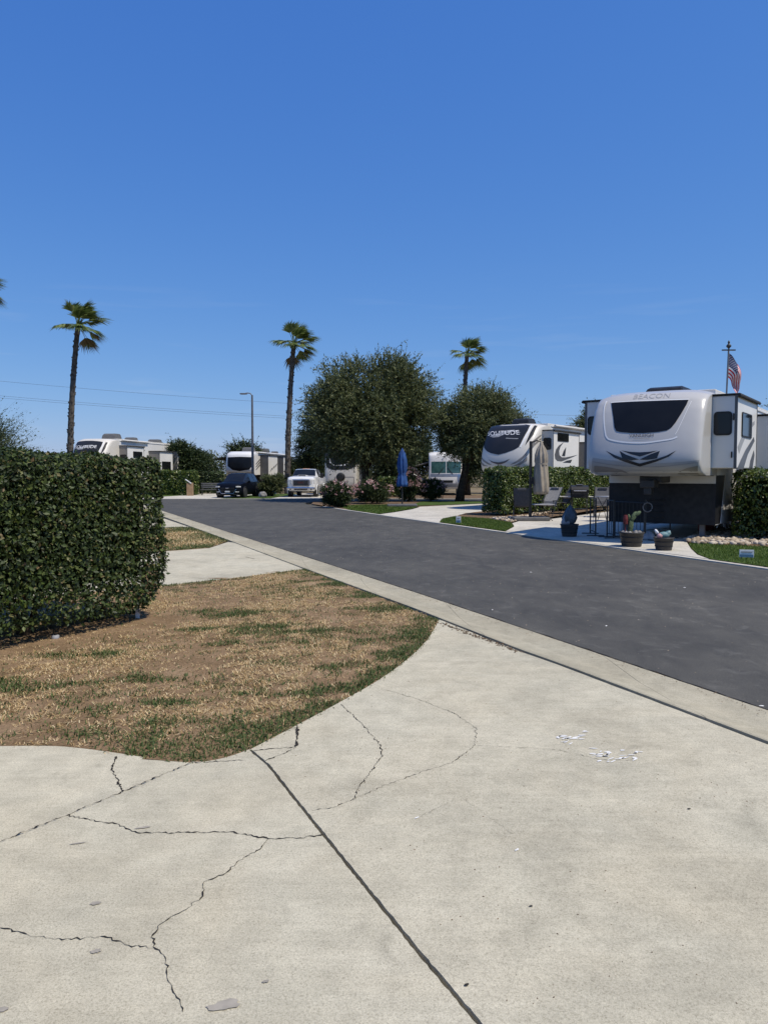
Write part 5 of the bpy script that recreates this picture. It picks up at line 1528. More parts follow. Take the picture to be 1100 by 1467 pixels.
plate('slide_front', 'decal_charcoal', sw2, 'y', yw + 4.599, [(Wt.hw, 1.0), (Wt.hw + .95, 1.0), (Wt.hw + .95, 3.3), (Wt.hw, 3.3)], -.006)
Wt.window_side(1, Wt.hw + .951, yw + 6.4, yw + 7.9, 1.6, 2.9, sw2, .05)
Wt.window_side(1, Wt.hw + .951, yw + 5.2, yw + 5.7, 2.2, 3.0, sw2, .05)
for k_ in range(3):
    a = yw + .5 + .8 * k_
    plate('swoosh', 'decal_black', sw, 'x', Wt.hw + .751, [(a, 1.7 + .2 * k_), (a + .6, 2.1 + .2 * k_), (a + 1.1, 2.2 + .2 * k_), (a + .6, 1.95 + .2 * k_)], .005)
for dz in (0, .25, .5):
    plate('corner_stripe', 'decal_charcoal', Wt.body, 'x', Wt.hw + .001, [(Wt.yb - .5, 1.9 + dz), (Wt.yb - .5, 2.0 + dz), (yw - .05, 2.5 + dz), (yw - .05, 2.35 + dz)], .005)
Wt.ac(2.2, 1.0, 1.0, .42, .25, 'plastic_grey'); Wt.ac(4.9, 1.0, 1.0, .40, .85, 'plastic_grey'); Wt.ac(8.6, .6, .8, .24, .9, 'plastic_grey')
MB().tube([(Wt.hw + .10, Wt.yb + .2, Wt.roof - .06), (Wt.hw + .10, Wt.L - .8, Wt.roof - .06)], .06, 8).build('awning_roll', 'panel_white', Wt.root)
lad = MB()
for xx in (.75, 1.15): lad.tube([(xx, Wt.L + .02, 1.2), (xx, Wt.L + .05, Wt.roof), (xx, Wt.L - .05, Wt.roof + .34), (xx, Wt.L - .35, Wt.roof + .34), (xx, Wt.L - .4, Wt.roof)], .018, 6)
lad.build('ladder', 'alu', Wt.root)
aw = MB().add([(-Wt.hw, 2.0, 3.25), (-Wt.hw, 8.0, 3.25), (-Wt.hw - 2.5, 8.0, 2.95), (-Wt.hw - 2.5, 2.0, 2.95), (-Wt.hw, 2.0, 3.20), (-Wt.hw, 8.0, 3.20), (-Wt.hw - 2.5, 8.0, 2.90), (-Wt.hw - 2.5, 2.0, 2.90)],
              [(0, 1, 2, 3), (7, 6, 5, 4), (0, 3, 7, 4), (1, 5, 6, 2), (3, 2, 6, 7), (0, 4, 5, 1)])
awo = aw.build('awning', 'canvas_black', Wt.root)
for yy in (2.05, 7.95):
    MB().tube([(-Wt.hw - .02, yy, 1.5), (-Wt.hw - 1.3, yy, 2.5), (-Wt.hw - 2.5, yy, 2.92)], .025, 6).build('awning_arm', 'black_metal', awo)

# ---------------------------------------------------------------- beige trailer in the tree shade beside the pickup
PROF_R = [(.10, .72), (.06, .95), (.03, 1.3), (0, 1.9), (.02, 2.4), (.08, 2.8), (.2, 3.15), (.42, 3.36), (.75, 3.45)]
Q = Trailer('beige trailer with dark upper nose and ringed window under the big tree', (-3.30, 58.0), rad(3.0), PROF_R, 2.45, 9.0, 1.6, {'cap': 'panel_cream', 'side': 'panel_cream'}, D=.3, bow=.08, n=6, z0=.55, name='travel_trailer')
z3 = lambda x, y: (400 + x / 3.929, 460 + y / 3.929)
Q.decal('dark_nose_panel', 'dark_cap', [z3(*p) for p in [(250, 640), (452, 640), (450, 700), (446, 780), (430, 820), (390, 836), (300, 838), (268, 824), (252, 790)]], .008, .1)
Q.decal_line('window_ring', 'gel_white', [z3(*p) for p in [(285, 740), (286, 785), (298, 806), (340, 812), (378, 806), (389, 785), (391, 735)]], .08, .012)
Q.decal('windscreen', 'glass', [z3(*p) for p in [(292, 700), (292, 780), (304, 800), (340, 805), (372, 800), (384, 780), (386, 700)]], .013, .1)
for a, b_ in [((312, 878), (420, 878)), ((312, 930), (312, 878)), ((420, 930), (420, 878))]:
    Q.decal_line('hatch_seam', 'panel_taupe', [z3(*a), z3(*b_)], .04, .008)
cpos = Q.cap_px(*z3(346, 878))
MB().lathe([(.30, -.06), (.34, -.02), (.30, .03), (.12, .05)], 18, Matrix.Translation((cpos[0], Q.surf(*cpos) - .04, cpos[1])) @ Matrix.Rotation(math.pi / 2, 4, 'X')).build('spare_wheel_cover', 'plastic_black', Q.root, True)
Q.ac(3.0)
MB().tube([(0, .05, .62), (0, -.9, .55)], .06, 6).build('tow_bar', 'black_metal', Q.root)

# ---------------------------------------------------------------- motorhome
PROF_M = [(.16, .48), (.08, .62), (.03, .85), (.02, 1.2), (.05, 1.5), (.12, 1.9), (.20, 2.4), (.25, 2.75), (.34, 3.05), (.60, 3.25)]
Mh = Trailer('pale motorhome with teal windscreen and black wipers under the leaning tree', (4.62, 57.5), rad(4.0), PROF_M, 2.5, 10.5, 1.4, {'cap': 'panel_white', 'side': 'panel_white'}, D=.25, bow=.10, n=7, z0=.45, cat='motorhome', name='motorhome')
z7 = lambda x, y: (560 + x / 5.5, 640 + y / 5.5)
Mh.decal('windscreen', 'glass_teal', [z7(*p) for p in [(318, 118), (432, 116), (432, 206), (318, 208)]], .012, .2)
Mh.decal('windscreen', 'glass_teal', [z7(*p) for p in [(438, 116), (552, 118), (548, 208), (438, 206)]], .012, .2)
Mh.decal('front_band', 'alu', [z7(*p) for p in [(311, 214), (560, 214), (560, 236), (311, 236)]], .010, .2)
Mh.decal('grille', 'plastic_black', [z7(*p) for p in [(378, 264), (490, 264), (486, 284), (382, 284)]], .012, .2)
Mh.decal('front_band', 'decal_silver', [z7(*p) for p in [(311, 288), (560, 288), (560, 318), (311, 318)]], .010, .2)
for a, b_ in [((372, 218), (415, 165)), ((486, 218), (445, 165))]:
    Mh.decal_line('wiper', 'plastic_black', [z7(*a), z7(*b_)], .05, .03)
for (xa, xb) in [(322, 358), (510, 548)]:
    Mh.decal('headlight', 'lamp_glass', [z7(*p) for p in [(xa, 262), (xb, 262), (xb, 282), (xa, 282)]], .014, .2)
for sx in (-1, 1):
    MB().box(sx * (Mh.hw + .12) - .07, sx * (Mh.hw + .12) + .07, -.12, .02, 1.75, 2.15, .03).tube([(sx * (Mh.hw - .05), .35, 2.2), (sx * (Mh.hw + .12), -.05, 2.1)], .02, 6).build('mirror', 'plastic_black', Mh.root)
Mh.ac(3.0); Mh.ac(7.0)
aw = MB().add([(-Mh.hw, 1.2, 2.55), (-Mh.hw, 6.5, 2.55), (-Mh.hw - 1.9, 6.5, 2.0), (-Mh.hw - 1.9, 1.2, 2.0), (-Mh.hw, 1.2, 2.50), (-Mh.hw, 6.5, 2.50), (-Mh.hw - 1.9, 6.5, 1.95), (-Mh.hw - 1.9, 1.2, 1.95)],
              [(0, 1, 2, 3), (7, 6, 5, 4), (0, 3, 7, 4), (1, 5, 6, 2), (3, 2, 6, 7), (0, 4, 5, 1)])
awo = aw.build('awning', 'panel_grey', Mh.root)
MB().tube([(-Mh.hw - .02, 1.15, .95), (-Mh.hw - 1.9, 1.15, 1.95)], .06, 6).build('awning_arm', 'alu', awo)
MB().tube([(-Mh.hw - .02, 6.5, .95), (-Mh.hw - 1.9, 6.5, 1.95)], .05, 6).build('awning_arm', 'alu', awo)

# ================================================================ VEHICLES
def loft_car(label, name, cat, loc, heading, stations, glass_side, wind, paint, spec):
    """stations: (y, zbottom, halfwidth, zshoulder, ztop, xtop); y = 0 at the front bumper"""
    root = empty(name, (loc[0], loc[1], 0), -heading, label, cat)
    rings = []
    for (y, zb, hw, zs, zt, xt) in stations:
        half = [(0, zb), (hw * .84, zb), (hw * .965, zb + .14), (hw, zb + (zs - zb) * .55), (hw * .955, zs), (xt, zt - .035 if zt > zs + .25 else zt - .01), (xt * .82, zt), (0, zt + .025)]
        rg = [Vector((x, y, z)) for x, z in half] + [Vector((-x, y, z)) for x, z in half[-2:0:-1]]
        rings.append(rg)
    k = len(rings[0])
    body, glass = [], {}
    for i in range(len(rings) - 1):
        for j in range(k):
            jm = j if j < 7 else 13 - j            # mirrored strip index
            f = (i * k + j, i * k + (j + 1) % k, (i + 1) * k + (j + 1) % k, (i + 1) * k + j)
            if i in glass_side and jm == 4: glass.setdefault(('side_window', i, j < 7), []).append(f)
            elif i in wind and jm in (5, 6): glass.setdefault((wind[i], i, 0), []).append(f)
            else: body.append(f)
    allv = [tuple(p) for rg in rings for p in rg]
    body.append(tuple(range(k))); body.append(tuple(reversed(range((len(rings) - 1) * k, len(rings) * k))))
    def mk(nm, fs_, mt, sm=True):
        used = sorted({i for f in fs_ for i in f}); mp = {a: b_ for b_, a in enumerate(used)}
        mb = MB().add([allv[i] for i in used], [tuple(mp[i] for i in f) for f in fs_])
        o = mb.build(nm, mt, root, sm)
        bm_ = bmesh.new(); bm_.from_mesh(o.data); bmesh.ops.recalc_face_normals(bm_, faces=bm_.faces[:])
        bm_.to_mesh(o.data); bm_.free()
        return smooth_angle(o, 38)
    bo = mk('body', body, paint)
    for (nm, i, sd), fs_ in glass.items():
        mk(nm, fs_, 'glass')
    L = stations[-1][0]
    hw = max(s_[2] for s_ in stations)
    for yy in spec['axles']:
        for sx in (-1, 1):
            w = empty_part('wheel', root)
            r_ = spec['wr']
            m = Matrix.Translation((sx * (hw - .10), yy, r_)) @ Matrix.Rotation(sx * math.pi / 2, 4, 'Y')
            MB().lathe([(r_ * .62, -.12), (r_ * .93, -.12), (r_, -.08), (r_, .08), (r_ * .93, .12), (r_ * .62, .12)], 26, m).build('tyre', 'rubber', w, True)
            rm = MB().lathe([(.03, .05), (r_ * .18, .09), (r_ * .2, .06), (r_ * .62, .07), (r_ * .64, .11), (r_ * .64, -.1), (.03, -.1)], 22, m)
            for q in range(6):
                a = q * math.pi / 3
                rm.box(-r_ * .07, r_ * .07, r_ * .12, r_ * .62, .07, .105, 0, m @ Matrix.Rotation(a, 4, 'Z'))
            rm.build('rim', spec['rim'], w)
            # wheel arch lip
            pts = [(sx * (hw + .004), yy + (r_ + .075) * math.cos(t), r_ + (r_ + .075) * math.sin(t)) for t in np.linspace(-.35, math.pi + .35, 16)]
            MB().tube(pts, .028, 5).build('wheel_arch', spec['arch'], root)
            m2 = Matrix.Translation((sx * (hw - .16), yy, r_)) @ Matrix.Rotation(sx * math.pi / 2, 4, 'Y')
            MB().lathe([(r_ + .07, -.1), (r_ + .07, .165)], 26, m2).build('wheel_well', 'plastic_black', root)
    return root

# dark crossover: front 0, length 4.65
suv_st = [(0.00, .34, .62, .66, .70, .40), (0.06, .24, .74, .78, .84, .50), (0.22, .20, .84, .90, .95, .60), (0.55, .19, .90, .97, 1.02, .66), (1.05, .19, .915, 1.00, 1.07, .68), (1.22, .19, .915, 1.01, 1.10, .68),
          (1.95, .19, .915, 1.03, 1.60, .62), (2.30, .19, .92, 1.04, 1.645, .62), (2.36, .19, .92, 1.04, 1.65, .62), (3.20, .20, .92, 1.06, 1.655, .62), (3.27, .20, .92, 1.06, 1.655, .62), (3.95, .22, .91, 1.09, 1.62, .61),
          (4.10, .24, .90, 1.09, 1.58, .60), (4.50, .28, .86, 1.08, 1.20, .60), (4.65, .36, .78, .98, 1.02, .55)]
sg = G(327, 713.2)
car = loft_car('dark navy crossover car parked in front of the white trailer', 'parked_car', 'car', (-10.25, 49.9), rad(7), suv_st, {5, 6, 8, 10}, {5: 'windscreen', 12: 'rear_window'}, 'car_navy', {'axles': (.92, 3.68), 'wr': .345, 'rim': 'alu', 'arch': 'plastic_black'})
MB().box(-.46, .46, -.03, .05, .62, .70, .015).build('upper_grille', 'plastic_black', car)
MB().add([(-.56, -.015, .60), (.56, -.015, .60), (.40, .01, .34), (-.40, .01, .34), (-.56, .06, .60), (.56, .06, .60), (.40, .06, .34), (-.40, .06, .34)], [(0, 3, 2, 1), (4, 5, 6, 7), (0, 1, 5, 4), (1, 2, 6, 5), (2, 3, 7, 6), (3, 0, 4, 7)]).build('lower_grille', 'plastic_black', car)
MB().tube([(-.60, .0, .62), (-.42, -.03, .33), (.42, -.03, .33), (.60, .0, .62)], .016, 6).build('grille_trim', 'chrome', car)
MB().box(-.11, .11, -.045, -.02, .655, .70, .01).build('emblem', 'chrome', car)
MB().box(-.16, .16, -.05, -.025, .40, .49, .005).build('licence_plate', 'sign_white', car)
for sx in (-1, 1):
    m = Matrix.Translation((sx * .70, .09, .76)) @ Matrix.Rotation(sx * rad(38), 4, 'Z')
    MB().box(-.17, .17, -.045, .06, -.045, .045, .02, m).build('headlight', 'lamp_glass', car)
    m = Matrix.Translation((sx * .64, .05, .43)) @ Matrix.Rotation(sx * rad(28), 4, 'Z')
    MB().box(-.12, .12, -.03, .05, -.03, .03, .012, m).build('fog_light', 'lamp_glass', car)
    MB().box(sx * 1.0 - .09, sx * 1.0 + .09, 1.48, 1.60, 1.02, 1.16, .03).tube([(sx * .88, 1.55, 1.04), (sx * .98, 1.55, 1.07)], .025, 5).build('mirror', 'car_navy', car)
    for yy in (2.0, 2.9):
        MB().box(sx * .925 - .012, sx * .925 + .012, yy + .5, yy + .66, .90, .93, .005).build('door_handle', 'chrome', car)
    MB().tube([(sx * .60, 2.05, 1.66), (sx * .60, 2.2, 1.70), (sx * .60, 3.9, 1.69), (sx * .60, 4.0, 1.63)], .016, 5).build('roof_rail', 'plastic_black', car)
MB().box(-.72, .72, -.02, .10, .20, .30, .03).build('bumper_skirt', 'plastic_black', car)

tr_st = [(0.00, .58, .84, 1.20, 1.26, .66), (0.10, .48, .94, 1.31, 1.37, .76), (0.35, .42, .99, 1.345, 1.42, .79), (1.30, .42, 1.0, 1.36, 1.46, .79), (1.45, .42, 1.0, 1.365, 1.48, .79),
         (2.05, .42, 1.0, 1.37, 1.90, .72), (2.45, .42, 1.0, 1.37, 1.955, .72), (2.98, .42, 1.0, 1.375, 1.96, .72), (3.04, .42, 1.0, 1.375, 1.96, .72), (3.85, .42, 1.0, 1.38, 1.93, .71), (3.95, .42, 1.0, 1.38, 1.89, .70),
         (4.10, .42, 1.0, 1.38, 1.41, .82), (6.00, .44, 1.0, 1.38, 1.41, .82), (6.05, .50, .98, 1.36, 1.39, .82)]
truck = loft_car('white pickup truck with big chrome grille beside the beige trailer', 'pickup_truck', 'truck', (-5.62, 51.6), rad(2.5), tr_st, {5, 6, 8}, {4: 'windscreen', 10: 'rear_window'}, 'car_white', {'axles': (1.05, 4.85), 'wr': .41, 'rim': 'chrome', 'arch': 'car_white'})
MB().box(-.58, .58, -.05, .10, .74, 1.24, .04).build('grille_frame', 'chrome', truck)
gi = MB().box(-.52, .52, -.065, .0, .79, 1.19, .03).build('grille', 'plastic_black', truck)
for k_ in range(4):
    MB().box(-.50, .50, -.075, -.06, .84 + .085 * k_, .852 + .085 * k_).build('grille_bar', 'galv', gi)
v2, f2 = text_geo('GMC')
mb = MB().add([(-.19 + .38 * x, -.082, .965 + .10 * y) for x, y in v2], f2); o = mb.build('emblem', 'red_plastic', truck)
for sx in (-1, 1):
    m = Matrix.Translation((sx * .765, .045, 1.07)) @ Matrix.Rotation(sx * rad(17), 4, 'Z')
    MB().box(-.175, .175, -.05, .07, -.15, .15, .03, m).build('headlight', 'lamp_glass', truck)
    m = Matrix.Translation((sx * .80, .035, 1.07)) @ Matrix.Rotation(sx * rad(17), 4, 'Z')
    MB().box(-.07, .07, -.03, .03, -.11, .02, .02, m).build('headlight_lens', 'galv', truck)
    m = Matrix.Translation((sx * .74, .05, .57)) @ Matrix.Rotation(sx * rad(12), 4, 'Z')
    MB().box(-.12, .12, -.17, .05, -.045, .045, .02, m).build('fog_light', 'plastic_black', truck)
    MB().box(sx * 1.20 - .12, sx * 1.20 + .12, 1.70, 1.82, 1.32, 1.64, .04).tube([(sx * .96, 1.78, 1.42), (sx * 1.12, 1.78, 1.46)], .03, 5).build('mirror', 'plastic_black', truck)
    for yy in (2.75, 3.55):
        MB().box(sx * 1.0 - .015, sx * 1.0 + .02, yy, yy + .18, 1.22, 1.25, .005).build('door_handle', 'chrome', truck)
    MB().box(sx * .98 - .06, sx * .98 + .06, 1.75, 4.0, .36, .42, .02).build('running_board', 'plastic_black', truck)
MB().box(-.96, .96, -.12, .12, .50, .71, .05).build('bumper', 'chrome', truck)
MB().box(-.46, .46, -.14, .10, .52, .62, .02).build('lower_intake', 'plastic_black', truck)
MB().box(-.30, .30, .55, 1.25, 1.44, 1.53, .03).build('hood_scoop', 'car_white', truck)
MB().box(-.25, .25, .53, .62, 1.455, 1.515, .01).build('scoop_opening', 'plastic_black', truck)
MB().box(-.25, .25, 2.5, 2.56, 1.975, 1.995, .008).build('roof_marker_lamps', 'lamp_amber', truck)
MB().box(-.9, .9, 4.12, 5.95, 1.20, 1.34).build('bed_floor', 'plastic_black', truck)

# ================================================================ STREET FURNITURE, PATIO, SMALL THINGS
def at(px, py): 
    g = G(px, py); return g
# lamp post
lp = P(362.5, 700, 66)
root = empty('street_lamp', (lp.x, 66, 0), 0, 'slender dark street lamp with curved arm behind the white trailer', 'street lamp')
Hl = P(362, 566, 66).z
MB().tube([(0, 0, -.05), (0, 0, Hl - .3), (0, 0, Hl)], [.13, .085, .075], 10).build('pole', 'galv', root)
MB().tube([(0, 0, Hl - .05), (-.15, 0, Hl + .14), (-.40, 0, Hl + .18), (-.55, 0, Hl + .16)], .045, 8).build('arm', 'galv', root)
hd_ = MB().box(-1.05, -.42, -.13, .13, Hl + .06, Hl + .17, .04).build('lamp_head', 'galv', root)
MB().box(-.98, -.58, -.10, .10, Hl + .045, Hl + .062).build('lens', 'lamp_glass', hd_)
MB().box(-.2, .2, -.2, .2, 0, .08, .02).build('base', 'pad', root)

# overhead wires, hung between poles beyond the picture
for k_, (ya, yb_, s_) in enumerate([(543, 575, 3.5), (565, 588, 3.5), (568, 591, 3.5)]):
    a = P(-160, ya - 4, 150); b_ = P(1300, yb_ + 28, 175)
    pts = []
    for i in range(41):
        t = i / 40; p = a.lerp(b_, t); p.z -= s_ * 4 * t * (1 - t) - s_ * .35; pts.append(p)
    o = MB().tube(pts, .020, 4).build('power_line', 'wire')
    tag(o, ['upper single power line crossing the sky behind the palms', 'middle power line crossing the sky behind the palms, just above another', 'lowest power line of the close pair behind the palms'][k_], 'power line', 'power lines')
for k_, px_ in enumerate((-160, 1300)):
    Y_ = 150 if k_ == 0 else 175
    q = P(px_, 600, Y_)
    root = empty('utility_pole', (q.x, Y_, 0), 0, ['utility pole carrying the power lines on the palm side', 'utility pole carrying the power lines beyond the silver trailer'][k_], 'pole')
    zt = P(px_, 530 if k_ == 0 else 590, Y_).z + 3
    MB().tube([(0, 0, -.1), (0, 0, zt)], .2, 8, r2=.13).build('pole', 'timber', root)
    MB().box(-1.4, 1.4, -.08, .08, zt - .9, zt - .7).build('cross_arm', 'timber', root)

# flag on its staff
fy, fz = fp
fb = B.mw @ Vector((B.hw - .1, fy, B.roof))
Yf = fb.y
root = empty('flag', (fb.x, fb.y, B.roof + .03), 0, 'american flag hanging from a staff above the silver trailer', 'flag')
top = P(1040.5, 499, Yf)
Hs = top.z - B.roof - .03
MB().tube([(0, 0, 0), (0.03, 0, Hs)], .022, 8).build('staff', 'galv', root)
MB().lathe([(.02, 0), (.06, .04), (.06, .07), (.02, .12), (.03, .16), (.005, .2)], 12, Matrix.Translation((.03, 0, Hs))).box(-.14, .20, -.02, .02, Hs - .06, Hs - .03).build('finial', 'black_metal', root)
# draped cloth: hoist along the staff, fly end hanging down with folds
sc = Yf / F_PX
def cloth(u, v_):
    """u along the fly 0..1, v down the hoist 0..1 -> local point"""
    hoist = Vector((.03, 0, Hs - .12 - 0.62 * v_))
    # the fly falls: top edge swings out then down
    out = (0.42 * (1 - math.exp(-2.2 * u)) * (1.0 - 0.55 * v_) + .05 * u)
    drop = 0.10 * u + 0.72 * u ** 1.25
    fold = 0.07 * math.sin(u * 7 + v_ * 5.0) * min(1, u * 3)
    return hoist + Vector((out - .10 * u * u * (1 - v_), fold + .05 * math.sin(v_ * 9 + u * 3) * u, -drop * (1 - .25 * v_)))
cl_ = empty_part('cloth', root)
def patch(u0, u1, v0, v1, nu, nv, nm, mt, off=0.0):
    vs_ = []; fs_ = []
    for i in range(nu + 1):
        for j in range(nv + 1):
            p = cloth(u0 + (u1 - u0) * i / nu, v0 + (v1 - v0) * j / nv); vs_.append((p.x, p.y + off, p.z))
    for i in range(nu):
        for j in range(nv):
            a = i * (nv + 1) + j; fs_.append((a, a + 1, a + nv + 2, a + nv + 1))
    return MB().add(vs_, fs_).build(nm, mt, cl_, True)
for k_ in range(13):
    patch(0.0 if k_ > 6 else 0.4, 1.0, k_ / 13, (k_ + 1) / 13, 18, 2, 'stripe', 'flag_red' if k_ % 2 == 0 else 'flag_white')
patch(0, .4, 0, 7 / 13, 8, 8, 'canton', 'flag_blue')
stv = MB()
for r_ in range(9):
    for c_ in range(6 if r_ % 2 == 0 else 5):
        u_ = (.033 + .066 * c_ + (.033 if r_ % 2 else 0)); v_ = (r_ + .8) / 9.6 * 7 / 13
        p = cloth(u_, v_)
        for sg_ in (-.006, .006):
            stv.add([(p.x + .007 * math.cos(t), p.y + sg_, p.z + .007 * math.sin(t)) for t in np.linspace(0, 2 * math.pi, 6)[:-1]], [(0, 1, 2, 3, 4)])
tag(stv.build('stars', 'flag_white', cl_), kind='stuff')

# ---- beige cantilever umbrella, folded
g = at(759, 747)
root = empty('cantilever_umbrella', (g.x, g.y, .03), 0, 'folded beige cantilever umbrella on black pole beside the clipped hedge', 'umbrella')
k = g.y / F_PX
Hp = P(758, 632, g.y).z - .03
MB().box(-.62, .62, -.35, .35, 0, .13, .03).build('base', 'plastic_grey', root)
MB().box(-.045, .045, -.045, .045, .12, Hp, .01).build('pole', 'black_metal', root)
MB().tube([(0, 0, Hp - .05), (.22, 0, Hp + .03), (.42, 0, Hp - .03)], .03, 6).build('arm', 'black_metal', root)
MB().box(-.02, .09, -.09, .04, 1.25, 1.5, .02).build('crank_box', 'plastic_black', root)
MB().tube([(.05, -.05, 1.4), (.12, -.12, 1.2)], .014, 5).build('crank', 'black_metal', root)
def furled(cx_, prof, folds, amp, seed):
    mb = MB(); n = 40
    vs_, fs_ = [], []
    for (r_, z) in prof:
        for q in range(n):
            t = 2 * math.pi * q / n
            rr = r_ * (1 + amp * math.sin(folds * t + z * 2.2) + .5 * amp * math.sin(2 * t + 3 * z + seed))
            vs_.append((cx_ + rr * math.cos(t), rr * math.sin(t), z))
    for i in range(len(prof) - 1):
        for q in range(n):
            a = i * n + q; b2 = i * n + (q + 1) % n
            fs_.append((a, b2, b2 + n, a + n))
    fs_.append(tuple(reversed(range(n)))); fs_.append(tuple(range((len(prof) - 1) * n, len(prof) * n)))
    return mb.add(vs_, fs_)
zc = P(770, 708, g.y).z - .03
prof = [(.22, zc), (.24, zc + .12), (.25, zc + .35), (.23, zc + .7), (.20, zc + .95), (.18, zc + 1.05), (.20, zc + 1.12), (.19, zc + 1.35), (.13, zc + 1.55), (.06, zc + 1.68), (.03, Hp)]
can = furled(.36, prof, 8, .17, 1).build('canopy', 'canvas_beige', root, True)
MB().lathe([(.20, zc + 1.00), (.205, zc + 1.06)], 20, Matrix.Translation((.36, 0, 0))).build('strap', 'canvas_beige', can)
MB().tube([(.36, 0, zc - .15), (.36, 0, zc + .02)], .025, 6).build('mast', 'black_metal', root)

# ---- blue market umbrella, folded
g = at(576, 727)
root = empty('market_umbrella', (g.x, g.y, .03), 0, 'folded bright blue umbrella standing on the corner lawn', 'umbrella')
MB().box(-.72, .72, -.4, .4, 0.0, .14, .04).build('base', 'plastic_grey', root)
Ht = P(576, 643, g.y).z - .03
MB().tube([(0, 0, .1), (0, 0, Ht)], .035, 8).build('pole', 'black_metal', root)
zb_ = P(576, 697, g.y).z - .03; zm = P(576, 679, g.y).z - .03
prof = [(.26, zb_), (.25, zb_ + .15), (.20, zm - .12), (.15, zm), (.19, zm + .1), (.22, zm + .35), (.20, zm + .7), (.14, zm + 1.0), (.05, Ht - .05), (.02, Ht + .03)]
can = furled(0, prof, 8, .16, 2).build('canopy', 'canvas_blue', root, True)
MB().lathe([(.165, zm - .03), (.165, zm + .03)], 18).build('strap', 'canvas_blue', can)

# ---- planters
def planter(name, label, px, py, r, h):
    g = at(px, py)
    root = empty(name, (g.x, g.y, .03), 0, label, 'planter', 'dark tub planters on the patio edge')
    MB().lathe([(r * .78, 0), (r * .80, .02), (r * .97, h * .9), (r * 1.03, h * .92), (r * 1.03, h), (r * .95, h), (r * .93, h * .9), (.01, h * .88)], 28).build('tub', 'tub', root, True)
    for zz in (.28, .62):
        rr = r * (.79 + .2 * zz)
        MB().lathe([(rr + .004, h * zz), (rr + .010, h * zz + .012), (rr + .008, h * (zz + .08))], 28, cap=False).build('hoop', 'plastic_black', root)
    MB().lathe([(r * .93, h * .86), (r * .5, h * .93), (.01, h * .95)], 20).build('potting_soil', 'mulch', root)
    return root, g
p1, g1 = planter('planter', 'dark tub with slate grey wrapped plant at the patio corner', 815, 770, .23, .32)
cv = furled(0, [(.05, .28), (.15, .36), (.19, .48), (.14, .62), (.07, .74), (.03, .80)], 5, .16, 3)
cv.v = [(x * 1.0 + .03 * (z - .3), y, z) for x, y, z in cv.v]
MB().tube([(0, 0, .25), (.02, 0, .88)], .012, 5).build('plant_stake', 'black_metal', p1)
cv.build('plant_cover', 'cover_slate', p1, True)
c2 = furled(-.08, [(.10, .29), (.13, .36), (.09, .48), (.03, .58)], 4, .2, 4); c2.build('plant_cover', 'cover_grey', p1, True)
p2, g2 = planter('planter', 'largest dark tub holding a green prickly cactus', 904, 784.5, .265, .32)
def pad_(c, rx, rz, tilt, yaw, parent):
    m = Matrix.Translation(c) @ Matrix.Rotation(yaw, 4, 'Z') @ Matrix.Rotation(tilt, 4, 'Y') @ Matrix.Diagonal((rx, .035, rz, 1))
    mb = MB().lathe([(.02, -1), (.5, -.85), (.8, -.5), (1, 0), (.85, .5), (.55, .84), (.02, 1)], 14, m)
    return mb.build('cactus_pad', 'cactus', parent, True)
pad_((-.02, 0, .45), .065, .17, .1, .3, p2); pad_((.04, 0, .66), .06, .13, .5, .2, p2); pad_((.13, 0, .73), .045, .085, 1.0, .2, p2); pad_((-.05, .03, .62), .045, .10, -.3, .6, p2)
for k_ in range(9):
    a = k_ * .7; MB().lathe([(.05, 0), (.06, .03), (.02, .06)], 8, Matrix.Translation((.17 * math.cos(a), .17 * math.sin(a), .29)) @ Matrix.Rotation(a, 4, 'Z') @ Matrix.Diagonal((1, .7, 1, 1))).build('pot_stone', 'rock', p2)
MB().tube([(-.17, -.08, .28), (-.17, -.09, .58)], .012, 5).lathe([(.05, .50), (.055, .62), (.04, .70)], 10, Matrix.Translation((-.17, -.09, 0))).build('garden_ornament', 'red_plastic', p2)
p3, g3 = planter('planter', 'small dark tub with toy ornaments next to the cactus tub', 950, 790, .205, .27)
MB().lathe([(.02, 0), (.07, .03), (.085, .09), (.05, .14), (.01, .16)], 14, Matrix.Translation((-.02, -.04, .25)) @ Matrix.Diagonal((1.5, .8, .9, 1))).build('toy_ornament', 'teal_toy', p3, True)
MB().lathe([(.02, 0), (.05, .02), (.06, .07), (.01, .11)], 12, Matrix.Translation((-.12, -.08, .25))).build('toy_ornament', 'pink_toy', p3, True)
MB().lathe([(.01, -.09), (.05, -.05), (.06, .04), (.01, .09)], 12, Matrix.Translation((.07, -.02, .34)) @ Matrix.Rotation(.6, 4, 'Y')).build('toy_ornament', 'teal_toy', p3, True)
MB().lathe([(.01, -.06), (.035, -.02), (.03, .04), (.01, .07)], 10, Matrix.Translation((-.15, 0, .38)) @ Matrix.Rotation(-.6, 4, 'Y')).build('toy_ornament', 'sign_white', p3, True)

